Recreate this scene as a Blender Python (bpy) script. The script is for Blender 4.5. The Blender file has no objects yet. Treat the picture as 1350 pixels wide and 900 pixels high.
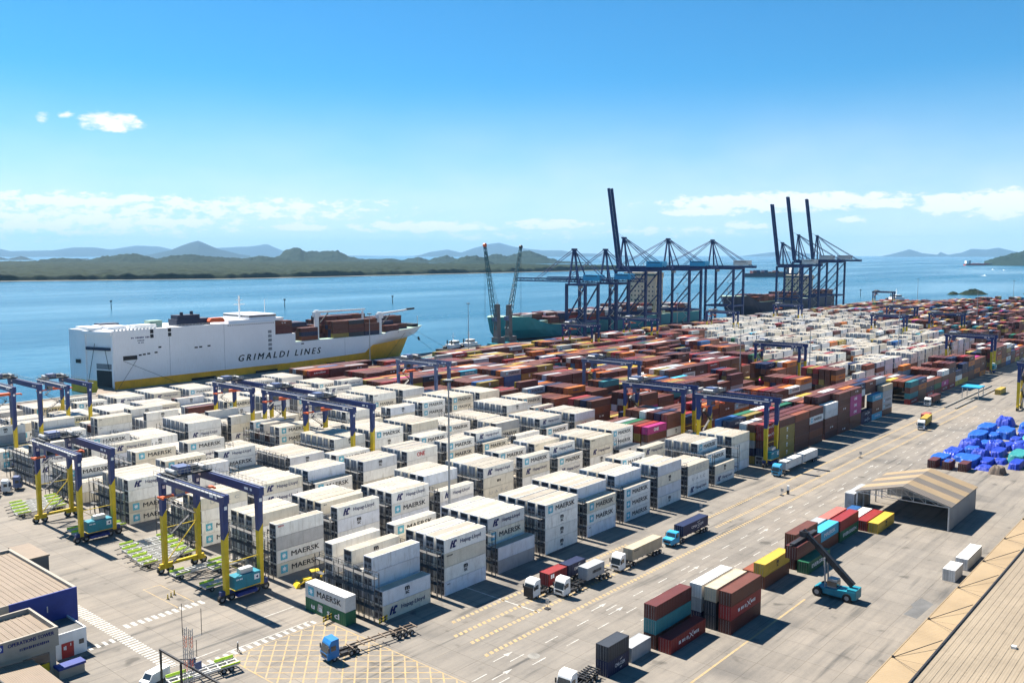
import bpy, math, random
import numpy as np
from mathutils import Vector, Matrix
R = math.radians
rng = random.Random(7)
scene = bpy.context.scene
C = scene.collection

# ---------------------------------------------------------------- camera, sky, sun
CAM = (-103.31, -121.21, 68.0)
HEAD, PITCH = R(40.89), R(5.637)
cam = bpy.data.objects.new('camera', bpy.data.cameras.new('camera'))
C.objects.link(cam)
cam.location = CAM
cam.rotation_euler = (R(90) - PITCH, 0, HEAD - R(90))
cam.data.sensor_width = 36.0
cam.data.lens = 36.0 * 1155 / 1350
cam.data.clip_start = 1.0
cam.data.clip_end = 120000
scene.camera = cam

SUN_EL = R(52)
world = bpy.data.worlds.new('World'); scene.world = world; world.use_nodes = True
def build_world():
    nt = world.node_tree; N = nt.nodes; L = nt.links
    N.clear()
    out = N.new('ShaderNodeOutputWorld'); bg = N.new('ShaderNodeBackground')
    sky = N.new('ShaderNodeTexSky'); sky.sky_type = 'NISHITA'; sky.sun_disc = False
    sky.sun_elevation = SUN_EL; sky.sun_rotation = R(0); sky.altitude = 60
    sky.air_density = 1.0; sky.dust_density = 0.1; sky.ozone_density = 2.2
    hs = N.new('ShaderNodeMix'); hs.data_type = 'RGBA'; hs.blend_type = 'MULTIPLY'; hs.inputs['Factor'].default_value = 1.0
    hs.inputs['B'].default_value = (.22, .74, 1.03, 1)
    L.new(sky.outputs[0], hs.inputs['A'])
    tc = N.new('ShaderNodeTexCoord'); sep = N.new('ShaderNodeSeparateXYZ'); L.new(tc.outputs['Generated'], sep.inputs[0])
    def m(op, a, b=None, c=None):
        n = N.new('ShaderNodeMath'); n.operation = op
        for i, v in enumerate((a, b, c)):
            if v is None: continue
            if isinstance(v, (int, float)): n.inputs[i].default_value = v
            else: L.new(v, n.inputs[i])
        return n.outputs[0]
    az = m('ARCTAN2', sep.outputs[1], sep.outputs[0])
    el = m('ARCSINE', sep.outputs[2])
    comb = N.new('ShaderNodeCombineXYZ'); L.new(m('MULTIPLY', az, 34.0), comb.inputs[0]); L.new(m('MULTIPLY', el, 78.0), comb.inputs[1])
    def noise(scale, detail, rough=.55):
        n = N.new('ShaderNodeTexNoise'); n.inputs['Scale'].default_value = scale; n.inputs['Detail'].default_value = detail
        n.inputs['Roughness'].default_value = rough; L.new(comb.outputs[0], n.inputs['Vector']); return n.outputs[0]
    n1 = noise(1.6, 8, .62); n2 = noise(.16, 3)
    # cumulus and streaks that stand in the sky as azimuth / elevation ellipses: az, el, half-width, half-height, weight
    F = 1155.0
    def dirn(x, y):
        th = PITCH
        fw = Vector((math.cos(HEAD), math.sin(HEAD), 0)); rt = Vector((math.sin(HEAD), -math.cos(HEAD), 0)); up = Vector((0, 0, 1))
        d = (fw*math.cos(th) - up*math.sin(th)) + rt*(x-675)/F - (fw*math.sin(th) + up*math.cos(th))*(y-450)/F
        d.normalize(); return math.atan2(d.y, d.x), math.asin(d.z)
    clouds = [(144, 161, 30, 10, 1.25), (88, 152, 9, 5, .8), (58, 155, 8, 6, .7), (250, 271, 250, 12, .8), (120, 264, 190, 9, .9), (40, 290, 230, 20, .85), (330, 285, 190, 12, .6),
              (225, 293, 45, 6, 1.1), (395, 300, 36, 4, 1.1), (560, 299, 90, 7, 1.05), (720, 295, 60, 6, 1.0), (655, 312, 150, 8, .55),
              (1040, 266, 150, 11, 1.15), (930, 278, 50, 7, 1.05), (985, 297, 28, 5, 1.0), (1125, 289, 16, 5, .9), (1245, 269, 34, 11, 1.2), (1320, 268, 45, 15, 1.25), (880, 305, 120, 8, .6),
              (1600, 240, 120, 20, 1.1), (-260, 250, 160, 16, 1.0), (1900, 280, 160, 12, 1.0), (-600, 200, 130, 18, 1.0)]
    acc = None
    pv = N.new('ShaderNodeCombineXYZ'); L.new(az, pv.inputs[0]); L.new(el, pv.inputs[1])
    for (x, y, hw, hh, wt) in clouds:
        a0, e0 = dirn(x, y); sx, sy = F/hw, F/hh
        v = N.new('ShaderNodeVectorMath'); v.operation = 'MULTIPLY_ADD'; L.new(pv.outputs[0], v.inputs[0]); v.inputs[1].default_value = (sx, sy, 0); v.inputs[2].default_value = (-a0*sx, -e0*sy, 0)
        dt = N.new('ShaderNodeVectorMath'); dt.operation = 'DOT_PRODUCT'; L.new(v.outputs[0], dt.inputs[0]); L.new(v.outputs[0], dt.inputs[1])
        g = m('MULTIPLY_ADD', dt.outputs['Value'], -.42*wt, wt)
        acc = g if acc is None else m('MAXIMUM', acc, g)
    acc = m('MAXIMUM', acc, 0.0)
    c = m('ADD', m('MULTIPLY', acc, .62), m('MULTIPLY', m('SUBTRACT', n1, .5), 1.55))
    mr = N.new('ShaderNodeMapRange'); mr.interpolation_type = 'SMOOTHSTEP'; mr.inputs[1].default_value = .24; mr.inputs[2].default_value = .78
    L.new(c, mr.inputs[0])
    gate = N.new('ShaderNodeMapRange'); gate.inputs[1].default_value = 0.02; gate.inputs[2].default_value = .3; L.new(acc, gate.inputs[0])
    mask = m('MULTIPLY', mr.outputs[0], gate.outputs[0])
    # thin veil low over the horizon, all round
    hz = N.new('ShaderNodeMapRange'); hz.interpolation_type = 'SMOOTHSTEP'; hz.inputs[1].default_value = .20; hz.inputs[2].default_value = .0; L.new(el, hz.inputs[0])
    veil = m('MULTIPLY', m('MULTIPLY', hz.outputs[0], m('ADD', .45, n2)), .62)
    mask = m('MINIMUM', m('ADD', m('MULTIPLY', mask, .92), veil), .96)
    mix = N.new('ShaderNodeMix'); mix.data_type = 'RGBA'; L.new(mask, mix.inputs['Factor'])
    L.new(hs.outputs['Result'], mix.inputs['A']); mix.inputs['B'].default_value = (9.3, 9.1, 9.0, 1)
    L.new(mix.outputs['Result'], bg.inputs[0]); bg.inputs[1].default_value = 0.0505
    L.new(bg.outputs[0], out.inputs[0])
build_world()
world.cycles.sampling_method = 'MANUAL'; world.cycles.sample_map_resolution = 256
sun = bpy.data.objects.new('sun', bpy.data.lights.new('sun', 'SUN')); C.objects.link(sun)
sun.data.energy = 5.0; sun.data.angle = R(.5); sun.data.color = (1.0, .93, .82)
sun.location = (0, 0, 300)
sun.rotation_euler = (R(90) - SUN_EL, 0, R(180))      # shines from +Y down towards -Y
sun.rotation_euler = Vector((0, math.cos(SUN_EL), math.sin(SUN_EL))).to_track_quat('Z', 'Y').to_euler()
scene.view_settings.view_transform = 'Standard'; scene.view_settings.look = 'None'
scene.view_settings.exposure = 1.42; scene.view_settings.gamma = 1.0
scene.cycles.max_bounces = 5; scene.cycles.diffuse_bounces = 3; scene.cycles.glossy_bounces = 2; scene.cycles.transmission_bounces = 2
scene.cycles.volume_bounces = 0
scene.cycles.use_adaptive_sampling = True; scene.cycles.adaptive_threshold = 0.02
scene.cycles.use_denoising = True

# ---------------------------------------------------------------- materials
MATS = {}
def mat(name, col, rough=.6, metal=0.0, var=.0, vscale=1.0, dirt=0.0, dirtcol=(.12,.10,.08), streak=False, bump=0.0, bscale=20.0, objvar=0.0, spec=.4, attr=None):
    m = bpy.data.materials.new(name); MATS[name] = m; m.use_nodes = True
    nt = m.node_tree; N = nt.nodes; L = nt.links
    b = N['Principled BSDF']; b.inputs['Roughness'].default_value = rough; b.inputs['Metallic'].default_value = metal
    b.inputs['Specular IOR Level'].default_value = spec
    b.inputs['Base Color'].default_value = (*col, 1)
    src = None
    if attr:
        a = N.new('ShaderNodeAttribute'); a.attribute_name = attr; src = a.outputs['Color']
    tcn = N.new('ShaderNodeTexCoord'); oc = tcn.outputs['Object']
    if objvar > 0:                                   # so that no two boxes carry the same stains
        oi0 = N.new('ShaderNodeObjectInfo'); sc = N.new('ShaderNodeVectorMath'); sc.operation = 'SCALE'; sc.inputs[0].default_value = (91.0, 57.0, 23.0); L.new(oi0.outputs['Random'], sc.inputs['Scale'])
        ad = N.new('ShaderNodeVectorMath'); ad.operation = 'ADD'; L.new(oc, ad.inputs[0]); L.new(sc.outputs[0], ad.inputs[1]); oc = ad.outputs[0]
    def mixc(fac, A, B, blend='MIX'):
        x = N.new('ShaderNodeMix'); x.data_type = 'RGBA'; x.blend_type = blend
        for v, k in ((fac, 'Factor'), (A, 'A'), (B, 'B')):
            if v is None: continue
            if isinstance(v, (int, float)): x.inputs[k].default_value = v
            elif isinstance(v, tuple): x.inputs[k].default_value = (*v, 1) if len(v) == 3 else v
            else: L.new(v, x.inputs[k])
        return x.outputs['Result']
    cur = src if src is not None else (*col, 1)
    if objvar > 0:
        oi = N.new('ShaderNodeObjectInfo'); hsv = N.new('ShaderNodeHueSaturation')
        mr = N.new('ShaderNodeMapRange'); L.new(oi.outputs['Random'], mr.inputs[0]); mr.inputs[3].default_value = 1-objvar; mr.inputs[4].default_value = 1+objvar*.6
        L.new(mr.outputs[0], hsv.inputs['Value'])
        if isinstance(cur, tuple): hsv.inputs['Color'].default_value = cur
        else: L.new(cur, hsv.inputs['Color'])
        cur = hsv.outputs[0]
    if var > 0:
        n = N.new('ShaderNodeTexNoise'); n.inputs['Scale'].default_value = vscale; n.inputs['Detail'].default_value = 5; n.inputs['Roughness'].default_value = .6
        L.new(oc, n.inputs['Vector'])
        mr = N.new('ShaderNodeMapRange'); mr.inputs[1].default_value = .3; mr.inputs[2].default_value = .7; mr.inputs[3].default_value = 1-var; mr.inputs[4].default_value = 1+var
        L.new(n.outputs[0], mr.inputs[0])
        x = N.new('ShaderNodeMix'); x.data_type = 'RGBA'; x.blend_type = 'MULTIPLY'; x.inputs['Factor'].default_value = 1
        if isinstance(cur, tuple): x.inputs['A'].default_value = cur
        else: L.new(cur, x.inputs['A'])
        cc = N.new('ShaderNodeCombineColor'); 
        for i in range(3): L.new(mr.outputs[0], cc.inputs[i])
        L.new(cc.outputs[0], x.inputs['B']); cur = x.outputs['Result']
    if dirt > 0:
        n = N.new('ShaderNodeTexNoise'); n.inputs['Detail'].default_value = 6; n.inputs['Roughness'].default_value = .7
        if streak:
            mp = N.new('ShaderNodeMapping'); mp.inputs['Scale'].default_value = (1.6, 1.6, .22); L.new(oc, mp.inputs[0]); L.new(mp.outputs[0], n.inputs['Vector'])
            n.inputs['Scale'].default_value = 1.0
        else:
            L.new(oc, n.inputs['Vector']); n.inputs['Scale'].default_value = .8
        mr = N.new('ShaderNodeMapRange'); mr.inputs[1].default_value = .40 if name.endswith('_road') else .52; mr.inputs[2].default_value = .64 if name.endswith('_road') else .78; mr.inputs[4].default_value = dirt
        L.new(n.outputs[0], mr.inputs[0])
        cur = mixc(mr.outputs[0], cur, dirtcol)
    if not isinstance(cur, tuple): L.new(cur, b.inputs['Base Color'])
    else: b.inputs['Base Color'].default_value = cur
    if bump > 0:
        n = N.new('ShaderNodeTexNoise'); n.inputs['Scale'].default_value = bscale; n.inputs['Detail'].default_value = 3; L.new(oc, n.inputs['Vector'])
        bp = N.new('ShaderNodeBump'); bp.inputs['Strength'].default_value = bump; bp.inputs['Distance'].default_value = .05
        L.new(n.outputs[0], bp.inputs['Height']); L.new(bp.outputs[0], b.inputs['Normal'])
    return m

# ---------------------------------------------------------------- mesh helpers
class MB:
    def __init__(s): s.v = []; s.f = []; s.m = []
    def add(s, vs, fs, mi=0):
        o = len(s.v); s.v.extend(vs); s.f.extend([tuple(i+o for i in f) for f in fs]); s.m.extend([mi]*len(fs)); return s
    def hexa(s, p, mi=0):   # p: 4 bottom ccw, 4 top ccw
        return s.add(p, [(3,2,1,0),(4,5,6,7),(0,1,5,4),(1,2,6,5),(2,3,7,6),(3,0,4,7)], mi)
    def box(s, x0, y0, z0, x1, y1, z1, mi=0):
        return s.hexa([(x0,y0,z0),(x1,y0,z0),(x1,y1,z0),(x0,y1,z0),(x0,y0,z1),(x1,y0,z1),(x1,y1,z1),(x0,y1,z1)], mi)
    def cbox(s, cx, cy, cz, sx, sy, sz, mi=0, rz=0):
        if rz == 0: return s.box(cx-sx/2, cy-sy/2, cz-sz/2, cx+sx/2, cy+sy/2, cz+sz/2, mi)
        c, q = math.cos(rz), math.sin(rz)
        P = [(cx+c*a-q*b, cy+q*a+c*b, z) for z in (cz-sz/2, cz+sz/2) for a, b in ((-sx/2,-sy/2),(sx/2,-sy/2),(sx/2,sy/2),(-sx/2,sy/2))]
        return s.hexa(P, mi)
    def beam(s, a, b, w, h=None, mi=0, up=(0,0,1), w2=None, h2=None):
        a = Vector(a); b = Vector(b); h = w if h is None else h; w2 = w if w2 is None else w2; h2 = h if h2 is None else h2
        d = (b-a).normalized(); u = Vector(up)
        if abs(d.dot(u)) > .98: u = Vector((1,0,0))
        sd = d.cross(u).normalized(); u = sd.cross(d)
        P = [tuple(a + sd*sx*w/2 + u*sz*h/2) for sx, sz in ((-1,-1),(1,-1),(1,1),(-1,1))] + [tuple(b + sd*sx*w2/2 + u*sz*h2/2) for sx, sz in ((-1,-1),(1,-1),(1,1),(-1,1))]
        return s.add(P, [(0,1,2,3),(7,6,5,4),(4,5,1,0),(5,6,2,1),(6,7,3,2),(7,4,0,3)], mi)
    def tube(s, a, b, r, n=8, mi=0, r2=None, caps=True):
        a = Vector(a); b = Vector(b); d = (b-a).normalized(); r2 = r if r2 is None else r2
        u = Vector((0,0,1)) if abs(d.z) < .95 else Vector((1,0,0))
        e1 = d.cross(u).normalized(); e2 = d.cross(e1)
        vs = []
        for p, rr in ((a, r), (b, r2)):
            for i in range(n):
                t = 2*math.pi*i/n; vs.append(tuple(p + e1*math.cos(t)*rr + e2*math.sin(t)*rr))
        fs = [(i, (i+1) % n, n+(i+1) % n, n+i) for i in range(n)]
        if caps: fs += [tuple(range(n-1, -1, -1)), tuple(range(n, 2*n))]
        return s.add(vs, fs, mi)
    def prism(s, poly, z0, z1, mi=0):   # ccw polygon in xy
        n = len(poly); vs = [(x, y, z0) for x, y in poly] + [(x, y, z1) for x, y in poly]
        return s.add(vs, [tuple(range(n-1,-1,-1)), tuple(range(n, 2*n))] + [(i, (i+1) % n, n+(i+1) % n, n+i) for i in range(n)], mi)
    def prismY(s, poly, y0, y1, mi=0):  # polygon in xz
        n = len(poly); vs = [(x, y0, z) for x, z in poly] + [(x, y1, z) for x, z in poly]
        return s.add(vs, [tuple(range(n)), tuple(range(2*n-1, n-1, -1))] + [((i+1) % n, i, n+i, n+(i+1) % n) for i in range(n)], mi)
    def quad(s, a, b, c, d, mi=0): return s.add([a, b, c, d], [(0,1,2,3)], mi)
    def mesh(s, name, mats):
        me = bpy.data.meshes.new(name); me.from_pydata(s.v, [], s.f)
        for k in (mats if isinstance(mats, (list, tuple)) else [mats]): me.materials.append(MATS[k] if isinstance(k, str) else k)
        if any(s.m): me.polygons.foreach_set('material_index', s.m)
        me.update(); return me
    def build(s, name, mats, parent=None, loc=None, rz=0.0):
        return obj(name, s.mesh(name, mats), parent, loc, rz)
def obj(name, me, parent=None, loc=None, rz=0.0):
    o = bpy.data.objects.new(name, me); C.objects.link(o)
    if parent is not None: o.parent = parent
    if loc is not None: o.location = loc
    if rz: o.rotation_euler = (0, 0, rz)
    return o
def tag(o, label, cat, group=None):
    o['label'] = label; o['category'] = cat
    if group: o['group'] = group
    return o
def thing(name, label, cat, loc=(0,0,0), rz=0.0, group=None):
    o = bpy.data.objects.new(name, None); C.objects.link(o); o.location = loc; o.rotation_euler = (0, 0, rz)
    o.empty_display_size = .5
    return tag(o, label, cat, group)
def kind(o, k): o['kind'] = k; return o
def copy_tree(o, parent=None):
    c = o.copy(); C.objects.link(c)
    if parent is not None: c.parent = parent
    for ch in list(o.children): copy_tree(ch, c)
    return c
_tc = {}
def text_mesh(body, size, bold=0.0, spacing=1.0, shear=0.0):
    k = (body, size, bold, spacing, shear)
    if k in _tc: return _tc[k]
    cu = bpy.data.curves.new('t', 'FONT'); cu.body = body; cu.size = size; cu.offset = bold; cu.space_character = spacing; cu.shear = shear
    cu.resolution_u = 2; cu.align_x = 'CENTER'; cu.align_y = 'CENTER'; cu.fill_mode = 'FRONT'
    o = bpy.data.objects.new('t', cu); C.objects.link(o)
    bpy.context.view_layer.update()
    me = bpy.data.meshes.new_from_object(o.evaluated_get(bpy.context.evaluated_depsgraph_get()))
    V = [tuple(v.co) for v in me.vertices]; Fc = [tuple(p.vertices) for p in me.polygons]
    bpy.data.objects.remove(o); bpy.data.curves.remove(cu); bpy.data.meshes.remove(me)
    _tc[k] = (V, Fc); return _tc[k]
def text_on(mb, body, size, org, ux, uz, bold=0.0, spacing=1.0, shear=0.0, mi=0, fit=None):
    """flat lettering: centre org, along ux, up uz; bold strokes are overlaid shifted copies, each a few mm proud"""
    V, Fc = text_mesh(body, size, 0.0, spacing, shear)
    ux = Vector(ux); uz = Vector(uz); org = Vector(org); sx = 1.0
    w = max(v[0] for v in V) - min(v[0] for v in V); mx = (max(v[0] for v in V) + min(v[0] for v in V))/2; my = (max(v[1] for v in V) + min(v[1] for v in V))/2
    if fit: sx = (fit - 2*bold*size)/w
    nrm = ux.cross(uz)
    for k, d in enumerate((0,) if bold <= 0 else (-1, 0, 1)):
        o = org + ux*d*bold*size*1.0 + nrm*.004*k + uz*(bold*size*.35*(1 if k == 1 else -1) if bold else 0)
        mb.add([tuple(o + ux*((v[0]-mx)*sx) + uz*(v[1]-my)) for v in V], Fc, mi)
    return mb

def strokes(mb, x0, x1, zc, h, y, n, seed=1, mi=0, ux=None):
    """small writing too far off to read: a row of short uneven strokes"""
    r = random.Random(seed); w = (x1-x0)/n
    for k in range(n):
        if r.random() < .08: continue
        a = x0 + k*w + w*.08; b_ = a + w*r.uniform(.55, .86); hh = h*r.uniform(.7, 1.0)/2
        mb.add([(a, y, zc-hh), (b_, y, zc-hh), (b_, y, zc+hh), (a, y, zc+hh)], [(0,1,2,3)], mi)
    return mb
# ---------------------------------------------------------------- material library
mat('concrete_dark', (.11,.11,.11), .9, var=.25, vscale=.3)
mat('quay_wall', (.22,.21,.19), .9, var=.3, vscale=.3)
mat('paint_white_road', (.46,.45,.42), .8, var=.25, vscale=1.2, dirt=.75, dirtcol=(.24,.215,.18))
mat('paint_yellow_road', (.36,.25,.11), .8, var=.25, vscale=.9, dirt=.8, dirtcol=(.25,.22,.17))
mat('crane_blue', (.012,.032,.14), .5, var=.2, vscale=.4, dirt=.25, dirtcol=(.05,.05,.07), streak=True)
mat('crane_blue_far', (.010,.026,.10), .55, var=.2, vscale=.2, dirt=.3, dirtcol=(.06,.06,.07), streak=True)
mat('crane_slate', (.08,.11,.22), .5, var=.2, vscale=.4, dirt=.3, dirtcol=(.08,.07,.07), streak=True)
mat('crane_yellow', (.60,.42,.010), .5, var=.15, vscale=.6, dirt=.35, dirtcol=(.14,.08,.02), streak=True)
mat('orange_red', (.60,.10,.02), .5, var=.2, vscale=1, dirt=.3, dirtcol=(.12,.04,.02))
mat('rack_steel', (.085,.085,.085), .6, var=.3, vscale=1, dirt=.4, dirtcol=(.09,.05,.03))
mat('tower_grey', (.11,.105,.10), .6, var=.25, vscale=.3)
mat('jib_teal', (.012,.09,.12), .5)
mat('black_metal', (.025,.025,.028), .55, var=.3, vscale=1)
mat('grey_metal', (.28,.29,.30), .5, metal=.2, var=.2, vscale=1, dirt=.3, dirtcol=(.10,.08,.06))
mat('light_metal', (.52,.52,.50), .45, metal=.2, var=.15, vscale=1, dirt=.3, dirtcol=(.2,.15,.1), streak=True)
mat('rubber', (.018,.018,.018), .85)
mat('glass', (.02,.03,.04), .08, spec=.8)
mat('white_paint', (.78,.78,.76), .45, var=.06, vscale=.5, dirt=.25, dirtcol=(.35,.30,.25), streak=True)
mat('teal_paint', (.012,.20,.27), .5, var=.15, vscale=.6, dirt=.25, dirtcol=(.03,.06,.07), streak=True)
mat('cab_blue', (.015,.16,.42), .4, var=.1, vscale=1)
mat('sky_blue', (.03,.30,.52), .45, var=.12, vscale=.6, dirt=.25, dirtcol=(.05,.1,.14))
mat('lime', (.42,.62,.03), .6, var=.2, vscale=1, dirt=.4, dirtcol=(.15,.2,.05))
mat('red_paint', (.42,.03,.025), .5, var=.2, vscale=.6, dirt=.3, dirtcol=(.12,.03,.02))
mat('navy_wall', (.010,.030,.20), .6, var=.2, vscale=.4)
mat('beige_wall', (.30,.27,.225), .8, var=.1, vscale=.4, dirt=.25, dirtcol=(.3,.26,.2), streak=True)
mat('letter_black', (.015,.015,.02), .6)
mat('letter_navy', (.012,.015,.10), .6)
mat('letter_white', (.8,.8,.8), .6)
mat('letter_red', (.50,.04,.05), .6)
mat('letter_faint', (.42,.40,.38), .7)
mat('maersk_blue', (.10,.42,.55), .6, var=.1, vscale=2)
mat('steel_rust', (.20,.15,.11), .75, var=.35, vscale=1.0)
mat('hull_white', (.76,.76,.77), .5, var=.05, vscale=.06, dirt=.35, dirtcol=(.50,.44,.36), streak=True)
mat('hull_yellow', (.80,.40,.015), .6, var=.2, vscale=.12, dirt=.6, dirtcol=(.40,.17,.02), streak=True)
mat('hull_teal', (.010,.20,.23), .55, var=.15, vscale=.08, dirt=.3, dirtcol=(.03,.10,.11), streak=True)
mat('hull_dark', (.02,.018,.02), .6, var=.3, vscale=.1)
mat('hull_navy', (.012,.02,.05), .55, var=.2, vscale=.1)
mat('deck_green', (.25,.36,.30), .7, var=.2, vscale=.2)
mat('house_tan', (.58,.48,.33), .7, var=.1, vscale=.2, dirt=.3, dirtcol=(.3,.22,.14), streak=True)
mat('tarp_blue', (.008,.035,.34), .6, var=.25, vscale=.5)
mat('sand', (.17,.145,.11), .95, var=.2, vscale=.02)

def ground_material():
    m = bpy.data.materials.new('terminal_concrete'); MATS['terminal_concrete'] = m; m.use_nodes = True
    nt = m.node_tree; N = nt.nodes; L = nt.links; b = N['Principled BSDF']; b.inputs['Roughness'].default_value = .85; b.inputs['Specular IOR Level'].default_value = .25
    tc = N.new('ShaderNodeTexCoord')
    def noise(sc, det, rough=.6, sx=1, sy=1):
        mp = N.new('ShaderNodeMapping'); mp.inputs['Scale'].default_value = (sx, sy, 1); L.new(tc.outputs['Object'], mp.inputs[0])
        n = N.new('ShaderNodeTexNoise'); n.inputs['Scale'].default_value = sc; n.inputs['Detail'].default_value = det; n.inputs['Roughness'].default_value = rough
        L.new(mp.outputs[0], n.inputs['Vector']); return n.outputs[0]
    def rng_(v, a, b_, c=0, d=1):
        r = N.new('ShaderNodeMapRange'); r.inputs[1].default_value = a; r.inputs[2].default_value = b_; r.inputs[3].default_value = c; r.inputs[4].default_value = d; L.new(v, r.inputs[0]); return r.outputs[0]
    def mix(f, a, b_, bl='MIX'):
        x = N.new('ShaderNodeMix'); x.data_type = 'RGBA'; x.blend_type = bl
        for v, k in ((f,'Factor'),(a,'A'),(b_,'B')):
            if isinstance(v, (int,float)): x.inputs[k].default_value = v
            elif isinstance(v, tuple): x.inputs[k].default_value = (*v, 1)
            else: L.new(v, x.inputs[k])
        return x.outputs['Result']
    big = noise(.016, 5); mid = noise(.11, 7, .7); fine = noise(1.6, 5, .7)
    tracks = noise(.35, 6, .7, .05, 1.0)                       # tyre wear drawn out along the lanes
    col = mix(rng_(big, .35, .65), (.245,.214,.178), (.205,.188,.165))
    col = mix(rng_(mid, .42, .70, 0, .95), col, (.155,.142,.126))
    col = mix(rng_(tracks, .46, .70, 0, .8), col, (.115,.108,.10))
    col = mix(rng_(fine, .35, .7, 0, .3), col, (.27,.232,.19))
    blot = noise(.045, 3, .5)
    col = mix(rng_(blot, .60, .70, 0, .55), col, (.085,.082,.08))
    sk = noise(.9, 4, .6, .03, .5); patchy = noise(.03, 2)
    a_ = N.new('ShaderNodeMath'); a_.operation = 'MULTIPLY'; L.new(rng_(sk, .55, .66, 0, .85), a_.inputs[0]); L.new(rng_(patchy, .40, .6), a_.inputs[1])
    col = mix(a_.outputs[0], col, (.07,.068,.065))           # dark tyre smears
    oil = noise(.22, 2, .4); col = mix(rng_(oil, .68, .76, 0, .7), col, (.06,.056,.05))
    # cast slabs with dark joints
    br = N.new('ShaderNodeTexBrick'); br.offset = 0; br.inputs['Scale'].default_value = 1; br.inputs['Mortar Size'].default_value = .05; br.inputs['Brick Width'].default_value = 6; br.inputs['Row Height'].default_value = 6
    br.inputs['Color1'].default_value = (1,1,1,1); br.inputs['Color2'].default_value = (.9,.9,.9,1); br.inputs['Mortar'].default_value = (.62,.6,.58,1)
    L.new(tc.outputs['Object'], br.inputs['Vector'])
    col = mix(1.0, col, br.outputs[0], 'MULTIPLY')
    L.new(col, b.inputs['Base Color'])
    bp = N.new('ShaderNodeBump'); bp.inputs['Strength'].default_value = .25; bp.inputs['Distance'].default_value = .03; L.new(fine, bp.inputs['Height']); L.new(bp.outputs[0], b.inputs['Normal'])
ground_material()
def water_material():
    m = bpy.data.materials.new('sea'); MATS['sea'] = m; m.use_nodes = True
    nt = m.node_tree; N = nt.nodes; L = nt.links; b = N['Principled BSDF']
    b.inputs['IOR'].default_value = 1.33; b.inputs['Specular IOR Level'].default_value = .32
    tc = N.new('ShaderNodeTexCoord')
    def noise(sc, det, sx=1, sy=1, rz=0, rough=.6):
        mp = N.new('ShaderNodeMapping'); mp.inputs['Scale'].default_value = (sx, sy, 1); mp.inputs['Rotation'].default_value = (0,0,rz); L.new(tc.outputs['Object'], mp.inputs[0])
        n = N.new('ShaderNodeTexNoise'); n.inputs['Scale'].default_value = sc; n.inputs['Detail'].default_value = det; n.inputs['Roughness'].default_value = rough; L.new(mp.outputs[0], n.inputs['Vector']); return n.outputs[0]
    def rng_(v, a, b_, c=0, d=1):
        r = N.new('ShaderNodeMapRange'); r.inputs[1].default_value = a; r.inputs[2].default_value = b_; r.inputs[3].default_value = c; r.inputs[4].default_value = d; L.new(v, r.inputs[0]); return r.outputs[0]
    band = noise(.0016, 5, .35, 1.6, R(-50))      # long wind lanes and current streaks
    tone = noise(.0006, 3)
    x = N.new('ShaderNodeMix'); x.data_type = 'RGBA'; L.new(rng_(tone, .35, .65), x.inputs['Factor']); x.inputs['A'].default_value = (.012,.072,.125,1); x.inputs['B'].default_value = (.020,.10,.16,1)
    y = N.new('ShaderNodeMix'); y.data_type = 'RGBA'; L.new(rng_(band, .48, .68, 0, .6), y.inputs['Factor']); L.new(x.outputs['Result'], y.inputs['A']); y.inputs['B'].default_value = (.055,.17,.245,1)
    L.new(y.outputs['Result'], b.inputs['Base Color'])
    L.new(rng_(band, .35, .65, .30, .16), b.inputs['Roughness'])
    w1 = noise(.09, 6, 1, .5, R(20), .65); w2 = noise(.011, 4, .5, 1.2, R(-45))
    ad = N.new('ShaderNodeMath'); ad.operation = 'ADD'; L.new(w1, ad.inputs[0])
    ml = N.new('ShaderNodeMath'); ml.operation = 'MULTIPLY'; ml.inputs[1].default_value = 2.5; L.new(w2, ml.inputs[0]); L.new(ml.outputs[0], ad.inputs[1])
    bp = N.new('ShaderNodeBump'); bp.inputs['Strength'].default_value = .5; bp.inputs['Distance'].default_value = 1.2; L.new(ad.outputs[0], bp.inputs['Height']); L.new(bp.outputs[0], b.inputs['Normal'])
water_material()
def hill_material(name, c1, c2, scale):
    m = bpy.data.materials.new(name); MATS[name] = m; m.use_nodes = True
    nt = m.node_tree; N = nt.nodes; L = nt.links; b = N['Principled BSDF']; b.inputs['Roughness'].default_value = .95; b.inputs['Specular IOR Level'].default_value = .1
    tc = N.new('ShaderNodeTexCoord'); n = N.new('ShaderNodeTexNoise'); n.inputs['Scale'].default_value = scale; n.inputs['Detail'].default_value = 8; n.inputs['Roughness'].default_value = .72
    L.new(tc.outputs['Object'], n.inputs['Vector'])
    r = N.new('ShaderNodeValToRGB'); r.color_ramp.elements[0].position = .34; r.color_ramp.elements[1].position = .68; r.color_ramp.elements[0].color = (*c1,1); r.color_ramp.elements[1].color = (*c2,1)
    L.new(n.outputs[0], r.inputs[0]); L.new(r.outputs[0], b.inputs['Base Color'])
hill_material('forest_green', (.004,.012,.009), (.024,.038,.018), .03)
hill_material('hill_green', (.005,.017,.015), (.018,.036,.026), .006)
hill_material('mountain_green', (.008,.02,.02), (.018,.032,.03), .0015)

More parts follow.
